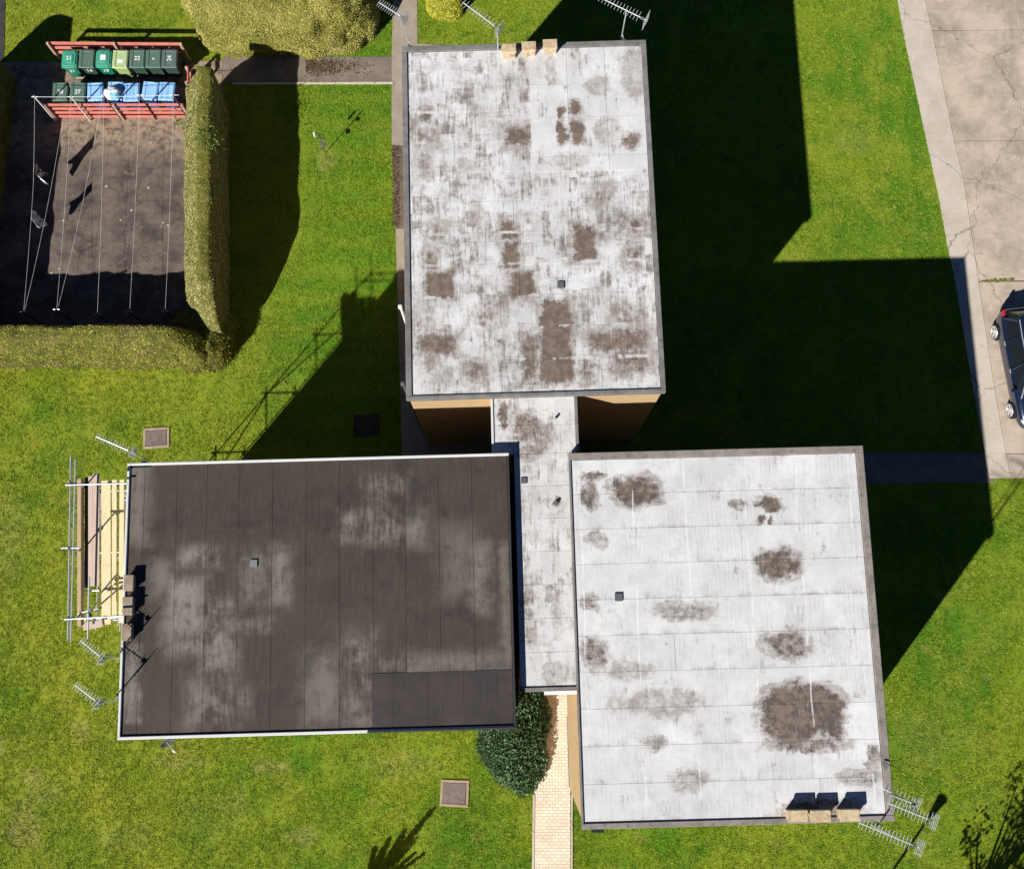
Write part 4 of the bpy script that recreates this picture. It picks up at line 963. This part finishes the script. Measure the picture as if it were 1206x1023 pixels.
aerial('aerial against the black shadow, right of the northern block chimneys', (706, -3), (761, 24), 9.0, .42, foot(736, 46), 13)
aerial('aerial over the lawn off the upper left corner of the dark roof', (113, 514), (157, 533), 8.75, .02, foot(168, 543), 12, .26)
aerial('upper of two aerials sticking out over the lawn below the scaffold', (95, 754), (122, 776), 8.75, .02, foot(142, 767), 9, .3)
aerial('lower of two aerials sticking out over the lawn below the scaffold', (88, 806), (117, 828), 8.75, .02, foot(139, 819), 9, .3)
aerial('longest aerial, nearest the bottom at the south-eastern roof corner', (1011, 968), (1083, 998), 9.6, .33, foot(1036, 971), 15, .33)
aerial('middle aerial of three at the south-eastern roof corner', (1045, 945), (1100, 967), 9.6, .4, foot(1050, 950), 12, .33)
aerial('uppermost aerial of three at the south-eastern roof corner', (1040, 928), (1079, 948), 9.4, .15, foot(1048, 934), 8, .33)
# satellite dish under the dark block's southern edge
q_ = P(196, 875, 6.9); dish = empty('satellite_dish', (q_.x, P(196, 868, H).y + .05, 6.9)); tag(dish, 'grey satellite dish peeping out below the dark roof edge', 'satellite dish')
db = bmesh.new(); bmesh.ops.create_uvsphere(db, u_segments=20, v_segments=12, radius=.42)
bmesh.ops.delete(db, geom=[v_ for v_ in db.verts if v_.co.z > -.33], context='VERTS'); bmesh.ops.translate(db, verts=db.verts, vec=(0, 0, .42)); bmesh.ops.solidify(db, geom=db.faces[:], thickness=.012)
dob = obj('dish', db, M['ventgrey'], dish, (.02, -.22, .05), (math.radians(72), 0, math.radians(35)))
obj('feed_arm', tube_bm((.02, -.28, -.05), (.24, -.5, .06), .012, n=6), M['galv'], dish); obj('receiver', tube_bm((.20, -.47, .04), (.30, -.52, .1), .03, n=8), M['white'], dish); obj('bracket', tube_bm((0, 0, -.05), (.02, -.28, 0), .02, n=8), M['galv'], dish)

# ------------------------------------------------------------------ bin store: wheelie bins
def text_mesh(s, size):
    cu = bpy.data.curves.new('digits', 'FONT'); cu.body = s; cu.size = size; cu.align_x = 'CENTER'; cu.align_y = 'CENTER'; cu.extrude = .003; cu.offset = size * .015
    o = bpy.data.objects.new('digits', cu); COL.objects.link(o); bpy.context.view_layer.update()
    me = bpy.data.meshes.new_from_object(o.evaluated_get(bpy.context.evaluated_depsgraph_get())); bpy.data.objects.remove(o); bpy.data.curves.remove(cu)
    me.materials.clear(); me.materials.append(M['digits']); return me
M['digits'] = simple('white_digits', (.8, .8, .78), .6, .12, 40)
def taper_box(bm, z0, s0, z1, s1, y0=0, y1=0, bev=.03):
    r = bmesh.ops.create_cube(bm, size=1); 
    for v_ in r['verts']:
        t = v_.co.z > 0; s = s1 if t else s0
        v_.co = Vector((v_.co.x * s[0], v_.co.y * s[1] + (y1 if t else y0), z1 if t else z0))
    es = list({e for v_ in r['verts'] for e in v_.link_edges}); bmesh.ops.bevel(bm, geom=es, offset=bev, segments=2, affect='EDGES')
BINM = {}
def bin_mats(kind):
    if kind not in BINM:
        c = {'green': (.012, .20, .115), 'dark': (.045, .085, .062), 'grey': (.05, .075, .066), 'lime': (.36, .47, .19), 'blue': (.02, .10, .42)}[kind]
        l = {'green': (.06, .33, .22), 'dark': (.10, .17, .13), 'grey': (.11, .155, .15), 'lime': (.42, .53, .27), 'blue': (.30, .55, .92)}[kind]
        BINM[kind] = (simple('bin_body_' + kind, c, .45, .15, 5, 0, .4), simple('bin_lid_' + kind, l, .5, .14, 5, 0, .35))
    return BINM[kind]
def make_bin(kind, style):
    root = empty('wheelie_bin'); mb_, ml_ = bin_mats(kind)
    bm = bmesh.new(); taper_box(bm, .06, (.44, .48), .93, (.54, .62)); b_box(bm, (0, 0, .93), (.58, .68, .05), 0, .012); obj('body', bm, mb_, root)
    bm = bmesh.new()
    if style == 'round':                                     # stepped lid with clipped corners
        for z, s in ((.985, (.57, .71)), (1.02, (.47, .58)), (1.045, (.30, .36))):
            w_, d_ = s; k = w_ * .16
            pts_ = [(-w_ / 2 + k, -d_ / 2), (w_ / 2 - k, -d_ / 2), (w_ / 2, -d_ / 2 + k), (w_ / 2, d_ / 2 - k), (w_ / 2 - k, d_ / 2), (-w_ / 2 + k, d_ / 2), (-w_ / 2, d_ / 2 - k), (-w_ / 2, -d_ / 2 + k)]
            s_ = slab_bm(pts_, z - .03, z, .012); t_ = bpy.data.meshes.new('tmp'); s_.to_mesh(t_); s_.free(); bm.from_mesh(t_); bpy.data.meshes.remove(t_)
    else:
        b_box(bm, (0, -.01, .985), (.575, .73, .05), 0, .018)
        b_box(bm, (-.205, 0, 1.014), (.10, .66, .03), 0, .01); b_box(bm, (.205, 0, 1.014), (.10, .66, .03), 0, .01)      # raised ribs either side
        b_box(bm, (0, .29, 1.014), (.30, .06, .028), 0, .008); b_box(bm, (0, -.34, 1.012), (.30, .04, .024), 0, .008)
    lid = obj('lid', bm, ml_, root)
    hb = bmesh.new(); b_tube(hb, (-.22, .385, .97), (.22, .385, .97), .018, n=8)
    for s in (-1, 0, 1): b_box(hb, (s * .2, .36, .965), (.05, .07, .07), 0, .01)
    obj('handle', hb, M['dark'], root)
    for s in (-1, 1): obj('wheel', tube_bm((s * .24, .27, .1), (s * .29, .27, .1), .1, n=16), M['rubber'], root)
    return root, lid
def put_bin(px, py, kind, style, label, face=0, lidtxt=None, txtrot=0, sticker=None, bodytxt=None, jit=0):
    root, lid = make_bin(kind, style); q = P(px, py, 1.0); root.location = (q.x, q.y, .03); root.rotation_euler = (0, 0, math.pi * face + jit); tag(root, label, 'wheelie bin', 'wheelie bins in the bin store')
    zt = 1.047 if style == 'round' else 1.013; flip = math.pi * face
    if lidtxt: obj('number', text_mesh(lidtxt, .22), None, lid, (0, 0, zt), (0, 0, flip + txtrot))
    if sticker: obj('sticker', box_bm((sticker[0], sticker[1], zt + .001), (sticker[2], sticker[3], .004)), M['digits'], lid)
    if bodytxt: obj('number', text_mesh(bodytxt, .22), None, root, (0, -.302, .66), (math.pi / 2 - .08, 0, 0))
    return root
U = 'in the back row against the red fence'
put_bin(82, 70, 'green', 'round', 'bright green bin marked 21, first of the back row by the fence end', lidtxt='21', bodytxt='21', jit=.02)
put_bin(102.5, 69.5, 'dark', 'flat', 'dark green bin with 14 on its front, second in the back row', bodytxt='14', jit=-.01)
put_bin(122, 69.5, 'green', 'round', 'bright green bin with a white sticker, third in the back row', sticker=(0, .02, .2, .22), bodytxt='19', jit=.01)
put_bin(142, 70, 'lime', 'flat', 'pale lime green bin with a white sticker in the back row', sticker=(0, -.1, .2, .15), jit=-.02)
put_bin(162, 69.5, 'dark', 'flat', 'dark green bin with 22 on its lid in the back row', lidtxt='22')
put_bin(181, 69.5, 'dark', 'flat', 'dark green bin with a small white dot, sixth in the back row', sticker=(0, -.02, .06, .06), jit=.015)
put_bin(200, 69.5, 'grey', 'flat', 'grey-green bin with 24 written sideways, at the hedge end of the back row', lidtxt='24', txtrot=math.pi / 2)
put_bin(71.5, 109, 'dark', 'flat', 'dark green bin marked 28, leftmost in the front row', 1, lidtxt='28', jit=.02)
put_bin(92, 109, 'dark', 'flat', 'dark green bin marked 27 beside the first blue bin', 1, lidtxt='27', jit=-.01)
put_bin(112.5, 109, 'blue', 'flat', 'blue bin left of the bin with the white sack', 1, jit=.05)
put_bin(136, 108, 'blue', 'flat', 'blue bin with a white sack lying on its lid', 1, jit=-.03)
put_bin(155, 109.5, 'blue', 'flat', 'blue bin right of the bin with the white sack', 1, jit=.02)
put_bin(177, 108, 'blue', 'flat', 'blue bin set askew, second from the hedge in the front row', 1, jit=-.09)
put_bin(196.5, 108.5, 'blue', 'flat', 'blue bin at the hedge end of the front row', 1, jit=-.05)
# white sack on a bin
q = P(132, 110, 1.15); bm = bmesh.new(); bmesh.ops.create_icosphere(bm, subdivisions=4, radius=1)
for v_ in bm.verts:
    p_ = np.array([v_.co[:]]); k = 1 + .3 * (vnoise(p_, 2.2, 5)[0] - .5) + .16 * (vnoise(p_, 6, 6)[0] - .5); v_.co = Vector((v_.co.x * .29 * k, v_.co.y * .23 * k, v_.co.z * .15 * k))
for f_ in bm.faces: f_.smooth = True
t = NT('plastic_sack', .35); p_ = t.pos(); s_ = t.node('ShaderNodeSeparateXYZ'); t.set(s_.inputs[0], t.node('ShaderNodeTexCoord').outputs['Object'])
band = t.math('MULTIPLY', t.mr(s_.outputs[1], -.04, -.07), t.mr(s_.outputs[0], -.06, .0)); t.col(t.mix(t.math('MULTIPLY', band, .8), (.82, .83, .84), (.08, .45, .62)))
t.bump(t.noise(p_, 18, 4), .5, .02)
tag(obj('plastic_sack', bm, t.m, None, (q.x, q.y, 1.17)), 'bulging white plastic sack with blue print on a blue bin', 'sack')

# ------------------------------------------------------------------ red rail fences of the bin store
def fence(label, a, b, zs, hgt, nposts, board, split=None, posth=1.2, side=-1):
    root = empty('rail_fence', (a.x, a.y, 0)); tag(root, label, 'fence', 'red rail fences of the bin store')
    d = Vector((b.x - a.x, b.y - a.y, 0)); ang = math.atan2(d.y, d.x); n = Vector((math.sin(ang), -math.cos(ang), 0)) * 1
    for k in range(nposts):
        p = d * (k / (nposts - 1)) * .985 + d * .008
        obj('post', box_bm((p.x, p.y, posth / 2), (.09, .09, posth), ang, .008), M['post'], root)
    for z in zs:
        for s0, s1 in (split or [(0, 1)]):
            p = d * ((s0 + s1) / 2) + n * .068 * -side * -1
            obj('rail', box_bm((p.x, p.y, z + random.gauss(0, .006)), (d.length * (s1 - s0) - .03, .045, board), ang + random.gauss(0, .0015), .006), M['red'], root)
    return root
fence('red rail fence behind the back row of bins', P(55, 51.5, 1.15), P(214, 52.5, 1.15), (1.06, .74, .42), .14, 3, .15, [(0, .5), (.5, 1)])
fence('red four-rail fence between the front row of bins and the drying yard', P(52, 125, 1.1), P(216, 125, 1.1), (1.05, .75, .45, .15), .14, 3, .135, [(0, 1)])
q0, q1 = P(216, 60, 1.0), P(216, 92, .9)
fence('short red rail fence closing the hedge end of the bin store', P(219, 79, 1.0), P(219, 97, 1.0), (.95, .6), .14, 2, .16, None, 1.0)
for px, py in ((41, 86), (60, 86)):
    c = P(px, py); tag(obj('paving_slab', box_bm((c.x, c.y, .036), (.5, .4, .03), .03, .006), M['cover']), {41: 'dark square paving slab in shade, further from the bins', 60: 'dark square paving slab in shade, nearer the bins'}[px], 'paving slab', 'paving slabs in the yard entrance')
# sandy patch of dry earth between the bin rows
c = P(95, 89); bm = bmesh.new()
bmesh.ops.create_icosphere(bm, subdivisions=3, radius=1)
for v_ in bm.verts: 
    k = 1 + .35 * (vnoise(np.array([v_.co[:]]), 2, 3)[0] - .5); v_.co = Vector((v_.co.x * .26 * k, v_.co.y * .16 * k, v_.co.z * .015))
tag(obj('sand_patch', bm, simple('dry_sand', (.46, .35, .25), .95, .25, 12), None, (c.x, c.y, .03)), 'small pale patch of sandy earth between the two rows of bins', 'earth', kind='structure')
del_cat = bpy.data.objects['sand_patch']
if 'category' in del_cat: del del_cat['category']

# ------------------------------------------------------------------ washing line posts, lines and laundry
PT = 1.92
M['shadepole'] = simple('shaded_post', (.10, .06, .05), .8, .3, 12)  # dark brown paints shade onto the three right-hand posts
bases = [(66, 143), (107, 143), (144, 142), (184, 141), (222, 141)]
names = ['first washing post from the left by the red fence', 'second washing post from the left by the red fence', 'third washing post from the left by the red fence', 'fourth washing post from the left by the red fence', 'washing post nearest the hedge by the red fence']
tops = []
for (bx_, by_), nm in zip(bases, names):
    c = P(bx_, by_); root = empty('washing_post', (c.x, c.y, .03)); tag(root, nm, 'post', 'washing line posts')
    obj('pole', tube_bm((0, 0, 0), (0, 0, PT), .032, .028, 10), M['white'] if bx_ < 120 else M['shadepole'], root)
    hk = bmesh.new(); b_tube(hk, (-.11, 0, PT - .06), (.11, 0, PT - .06), .012, n=6); b_tube(hk, (0, 0, PT), (0, 0, PT + .03), .036, .02, 8); obj('hook', hk, M['galv'], root)
    tops.append(Vector((c.x, c.y, PT - .03)))
far = []
for (tx, ty), nm in zip(((27, 367), (66, 364), (114, 370), (152, 367), (194, 366)), ('first', 'second', 'third', 'fourth', 'fifth')):
    c = P(tx, ty, PT); root = empty('washing_post', (c.x, c.y, .03)); tag(root, nm + ' washing post from the left beside the south hedge', 'post', 'washing line posts')
    obj('pole', tube_bm((0, 0, 0), (0, 0, PT), .03, .028, 10), M['dark'], root); hk = bmesh.new(); b_tube(hk, (-.11, 0, PT - .06), (.11, 0, PT - .06), .012, n=6); obj('hook', hk, M['galv'], root)
    far.append(Vector((c.x, c.y, PT - .05)))
def line(a, b, label, sag=.12, n=16, r=.0045, kink=None):
    pts_ = []
    for i in range(n + 1):
        f = i / n; p = a.lerp(b, f); s = sag * 4 * f * (1 - f)
        if kink: s += kink[1] * max(0, 1 - abs(f - kink[0]) / (kink[0] if f < kink[0] else 1 - kink[0]))
        pts_.append(p - Vector((0, 0, s)))
    o = obj('washing_line', poly_tube_bm(pts_, r, 5), M['cord']); tag(o, label, 'washing line', 'washing lines across the drying yard'); return pts_
l1 = line(tops[0], far[0], 'washing line at the far left with laundry on it', .1, 20, kink=(.4, .16))
l2 = line(tops[0] + Vector((.95, -.85, -.25)), far[0] + Vector((.02, 0, 0)), 'slack washing line slanting to the far left post', .15, 20)
line(tops[1], far[1], 'washing line from the second post running straight across', .1)
line(tops[2] + Vector((-.06, -.05, 0)), far[1] + Vector((.03, 0, 0)), 'washing line slanting from the third post to the second far post', .2)
line(tops[2], far[2], 'washing line from the third post down the middle of the yard', .08)
line(tops[3], far[3], 'washing line from the fourth post down the yard', .08)
line(tops[4], far[4], 'washing line nearest the tall hedge', .08)
line(tops[0], tops[4] + Vector((.2, 0, 0)), 'cord tying the posts together along the red fence', .05, 16, .009)
def cloth(label, pts_, f0, f1, drop, cols, seed, cat='laundry'):
    n = len(pts_) - 1
    def at(f): i = min(int(f * n), n - 1); return pts_[i].lerp(pts_[i + 1], f * n - i)
    nu, nv = 14, 12; V = []; F = []
    for i in range(nu):
        for j in range(nv):
            u, w_ = i / (nu - 1), j / (nv - 1); b_ = at(f0 + (f1 - f0) * u)
            wob = .10 * math.sin(u * 9 + seed + w_ * 2) * w_ + .05 * math.sin(u * 21 + seed * 2) * w_
            V.append((b_.x + wob + .05 * w_, b_.y + .03 * math.sin(w_ * 7 + u * 5) + (u - .5) * -.12 * w_, b_.z - drop * w_ * (1 - .25 * math.sin(u * 3.1 + seed) ** 2)))
    for i in range(nu - 1):
        for j in range(nv - 1): k = i * nv + j; F.append((k, k + nv, k + nv + 1, k + 1))
    me = bpy.data.meshes.new('laundry'); me.from_pydata(V, [], F); bm = bmesh.new(); bm.from_mesh(me)
    bmesh.ops.recalc_face_normals(bm, faces=bm.faces[:]); bmesh.ops.solidify(bm, geom=bm.faces[:], thickness=.012)
    t = NT('cloth_' + str(seed), .9); p = t.pos(); t.col(t.mix(t.mr(t.noise(p, 5, 3), .42, .55), cols[0], cols[1])); o = obj('laundry', bm, t.m)
    for f_ in o.data.polygons: f_.use_smooth = True
    return tag(o, label, cat, 'laundry on the lines')
cloth('white and black laundry hanging nearer the red fence', l1, .30, .345, 1.05, ((.85, .85, .86), (.05, .05, .06)), 3)
cloth('blue and white laundry hanging further down the far left line', l1, .525, .565, 1.0, ((.12, .18, .55), (.85, .86, .9)), 8)

# ------------------------------------------------------------------ bird feeder on the lawn
c = P(383, 180.5); root = empty('bird_feeder', (c.x, c.y, 0)); tag(root, 'slim bird feeding pole with hanging feeders on the lawn by the tall hedge', 'bird feeder')
obj('pole', tube_bm((0, 0, 0), (0, 0, 1.62), .016, n=8), simple('rusty_pole', (.12, .06, .045), .8), root)
hk = bmesh.new()
for a_ in (2.6, 5.4): 
    b_tube(hk, (0, 0, 1.5), (.14 * math.cos(a_), .14 * math.sin(a_), 1.58), .008, n=5); b_tube(hk, (.14 * math.cos(a_), .14 * math.sin(a_), 1.58), (.2 * math.cos(a_), .2 * math.sin(a_), 1.48), .008, n=5)
obj('hook', hk, M['dark'], root)
obj('feeder_tube', tube_bm((.2 * math.cos(2.6), .2 * math.sin(2.6), 1.18), (.2 * math.cos(2.6), .2 * math.sin(2.6), 1.46), .04, n=10), M['white'], root)
obj('water_dish', tube_bm((.09, -.07, .82), (.09, -.07, .88), .05, .1, 12), M['ventgrey'], root); obj('seed_tray', tube_bm((.07, -.05, 1.28), (.07, -.05, 1.33), .04, .075, 12), M['ventgrey'], root)

# ------------------------------------------------------------------ lamp post below the picture edge (its shadow lies on the lawn)
g = P(1104, 948); hz = 4.2; root = empty('lamp_post', (g.x - SX * hz, g.y - SY * hz, 0)); tag(root, 'slim lamp post below the picture edge casting a shadow near the aerials', 'lamp post')
lp = bmesh.new(); b_tube(lp, (0, 0, 0), (0, 0, 1.0), .075, n=12); b_tube(lp, (0, 0, 1.0), (0, 0, hz - .2), .05, .04, 12); obj('pole', lp, M['galv'], root)
ln = bmesh.new(); b_tube(ln, (0, 0, hz - .25), (0, 0, hz + .2), .1, .17, 14); b_tube(ln, (0, 0, hz + .2), (0, 0, hz + .3), .19, .05, 14); obj('lantern', ln, M['ventgrey'], root)

# ------------------------------------------------------------------ parked car
def car():
    wr, wf = P(1173, 391, .3), P(1191, 483, .3)
    d = wf - wr; yaw = math.atan2(d.y, d.x)                   # +x of the car points to its front
    mid = (wr + wf) / 2; n = Vector((-math.sin(yaw), math.cos(yaw), 0)); mid = mid + n * .84 if n.x > 0 else mid - n * .84
    wb = d.length / 2
    root = empty('parked_car', (mid.x, mid.y, .022), yaw); tag(root, 'dark navy hatchback parked on the concrete at the picture edge', 'car')
    t = NT('navy_car_paint', .28); p = t.pos(); t.col((.010, .018, .052)); t.b.inputs['Metallic'].default_value = .25; t.b.inputs['Coat Weight'].default_value = 1; t.b.inputs['Coat Roughness'].default_value = .04; t.b.inputs['Specular IOR Level'].default_value = .5
    paint = t.m
    t = NT('car_glass', .03); t.col((.012, .016, .02)); t.b.inputs['Specular IOR Level'].default_value = .8; glass = t.m
    fx, rx_ = wb + .78, -wb - .68
    # lower body: stations along x (x, half width, z bottom, z shoulder, z centre top)
    st = [(fx, .50, .30, .52, .56), (fx - .10, .70, .22, .66, .72), (fx - .35, .80, .2, .78, .86), (fx - .75, .855, .2, .86, .96), (fx - 1.12, .87, .2, .92, 1.03), (.3, .885, .2, .95, .97), (-.6, .885, .2, .97, .99), (rx_ + .7, .87, .2, .99, 1.0), (rx_ + .25, .83, .22, .99, 1.02), (rx_ + .06, .74, .28, .93, .97), (rx_, .62, .34, .8, .84)]
    bm = bmesh.new(); rings = []
    for x, hw, zb, zs, zc in st:
        prof_ = [(0, zb), (hw * .86, zb), (hw * .97, zb + .10), (hw, zb + (zs - zb) * .45), (hw * .985, zs - .12), (hw * .93, zs - .02), (hw * .80, zs + (zc - zs) * .4), (hw * .4, zs + (zc - zs) * .9), (0, zc)]
        full = [(y, z) for y, z in prof_] + [(-y, z) for y, z in prof_[-2:0:-1]]
        rings.append([bm.verts.new((x, y, z)) for y, z in full])
    for a, b in zip(rings[:-1], rings[1:]):
        for i in range(len(a)): bm.faces.new((a[i], a[(i + 1) % len(a)], b[(i + 1) % len(a)], b[i]))
    bm.faces.new(rings[0]); bm.faces.new(rings[-1][::-1]); bmesh.ops.recalc_face_normals(bm, faces=bm.faces[:])
    for f_ in bm.faces: f_.smooth = True
    body = obj('body', bm, paint, root)
    sub = body.modifiers.new('smooth', 'SUBSURF'); sub.levels = 2; sub.render_levels = 2
    # greenhouse: glass cabin with paint roof and pillars
    zb = .93
    B = [(fx - 1.05, .70), (fx - 1.5, .80), (.1, .82), (-.9, .82), (rx_ + .35, .74), (rx_ + .13, .62)]      # belt line outline (x, half width)
    T = [(fx - 1.88, .50), (fx - 2.0, .575), (.0, .60), (-.9, .60), (rx_ + .62, .55), (rx_ + .42, .46)]     # roof outline
    zt_ = [1.40, 1.43, 1.50, 1.50, 1.46, 1.42]
    bm = bmesh.new()
    lo = [bm.verts.new((x, y, zb)) for x, y in B] + [bm.verts.new((x, -y, zb)) for x, y in B[::-1]]
    hi = [bm.verts.new((x, y, z)) for (x, y), z in zip(T, zt_)] + [bm.verts.new((x, -y, z)) for (x, y), z in zip(T[::-1], zt_[::-1])]
    m = len(lo)
    for i in range(m): bm.faces.new((lo[i], lo[(i + 1) % m], hi[(i + 1) % m], hi[i]))
    bmesh.ops.recalc_face_normals(bm, faces=bm.faces[:])
    obj('windows', bm, glass, root)
    bm = bmesh.new()                                           # roof panel, crowned, slightly larger than the glass top
    rows = []
    for (x, hw), z in zip(T, zt_):
        rows.append([bm.verts.new((x + (.06 if x > 0 else -.04), hw * k * 1.045, z + .02 + .055 * (1 - k * k))) for k in (-1, -.6, -.2, .2, .6, 1)])
    for a, b in zip(rows[:-1], rows[1:]):
        for i in range(5): bm.faces.new((a[i], a[i + 1], b[i + 1], b[i]))
    bmesh.ops.recalc_face_normals(bm, faces=bm.faces[:]); bmesh.ops.solidify(bm, geom=bm.faces[:], thickness=.045)
    for f_ in bm.faces: f_.smooth = True
    obj('roof_panel', bm, paint, root)
    for s in (-1, 1):
        for (bx0, bw0), (tx0, tw0), z, r in ((B[0], T[0], zt_[0], .045), (B[2], T[2], zt_[2], .04), (B[3], T[3], zt_[3], .045), (B[4], T[4], zt_[4], .075)):
            a = Vector((bx0, s * bw0 * 1.01, zb - .02)); b = Vector((tx0, s * tw0 * 1.02, z + .01))
            obj('pillar', tube_bm(a, b, r, r * .8, 6), paint, root)
        rl_ = poly_tube_bm([Vector((T[1][0], s * .56, 1.50)), Vector((0, s * .585, 1.57)), Vector((-.9, s * .585, 1.57)), Vector((rx_ + .62, s * .54, 1.53))], .018, 8); obj('roof_rail', rl_, M['galv'], root)
        # mirror, lamps, handles
        mi = bmesh.new(); b_box(mi, (fx - 1.35, s * .98, 1.0), (.12, .2, .13), 0, .03); obj('mirror', mi, paint, root)
        hl = bmesh.new(); b_box(hl, (fx - .24, s * .60, .70), (.34, .26, .1), -s * .5, .04); obj('headlight', hl, M['headlamp'], root)
        tl = bmesh.new(); b_box(tl, (rx_ + .17, s * .735, .90), (.22, .10, .20), s * .35, .03); obj('tail_light', tl, M['taillamp'], root)
        for hx in (.15, -.85): obj('door_handle', box_bm((hx, s * .885, .86), (.16, .035, .03), 0, .01), M['galv'], root)
        for wx_ in (wb, -wb):
            w_ = empty('wheel', (wx_, s * .80, .30), 0, root)
            ty = bmesh.new(); bmesh.ops.create_cone(ty, cap_ends=True, segments=28, radius1=.315, radius2=.315, depth=.21, matrix=Matrix.Rotation(math.pi / 2, 4, 'X')); bmesh.ops.bevel(ty, geom=[e for e in ty.edges if abs(abs(e.verts[0].co.y) - .105) < 1e-4 and abs(e.verts[0].co.y - e.verts[1].co.y) < 1e-4], offset=.04, segments=2, affect='EDGES'); obj('tyre', ty, M['rubber'], w_)
            ri = bmesh.new(); yo = s * .108
            bmesh.ops.create_cone(ri, cap_ends=True, segments=20, radius1=.06, radius2=.06, depth=.03, matrix=Matrix.Translation((0, yo, 0)) @ Matrix.Rotation(math.pi / 2, 4, 'X'))
            for k in range(5):
                a_ = k * 2 * math.pi / 5 + .3; r_ = bmesh.ops.create_cube(ri, size=1, matrix=Matrix.Translation((.12 * math.cos(a_), yo - s * .004, .12 * math.sin(a_))) @ Matrix.Rotation(-a_, 4, 'Y') @ Matrix.Diagonal((.18, .02, .07, 1)))
            for k in range(24):
                a_, b_ = k * math.pi / 12, (k + 1) * math.pi / 12; b_tube(ri, (.215 * math.cos(a_), yo, .215 * math.sin(a_)), (.215 * math.cos(b_), yo, .215 * math.sin(b_)), .016, n=6)
            obj('rim', ri, M['rim'], w_)
            bmesh_d = bmesh.new(); bmesh.ops.create_cone(bmesh_d, cap_ends=True, segments=20, radius1=.2, radius2=.2, depth=.01, matrix=Matrix.Translation((0, s * .1005, 0)) @ Matrix.Rotation(math.pi / 2, 4, 'X')); obj('brake_disc', bmesh_d, M['ventgrey'], w_)
    wp = bmesh.new(); b_box(wp, (fx - 1.02, 0, .985), (.1, 1.1, .02), 0, .005); obj('wiper_cowl', wp, M['dark'], root)
    bp = bmesh.new(); b_box(bp, (fx - .02, 0, .42), (.08, .9, .12), 0, .02); obj('grille', bp, M['dark'], root)
    np_ = bmesh.new(); b_box(np_, (fx + .02, 0, .42), (.012, .5, .11), 0, .003); obj('number_plate', np_, M['white'], root)
M['headlamp'] = simple('headlamp', (.7, .72, .75), .12, .05, 8, .3, .6); M['taillamp'] = simple('taillamp', (.42, .012, .012), .15, .05, 8, 0, .6); M['rim'] = simple('alloy', (.72, .72, .72), .3, .08, 12, .4)
car()
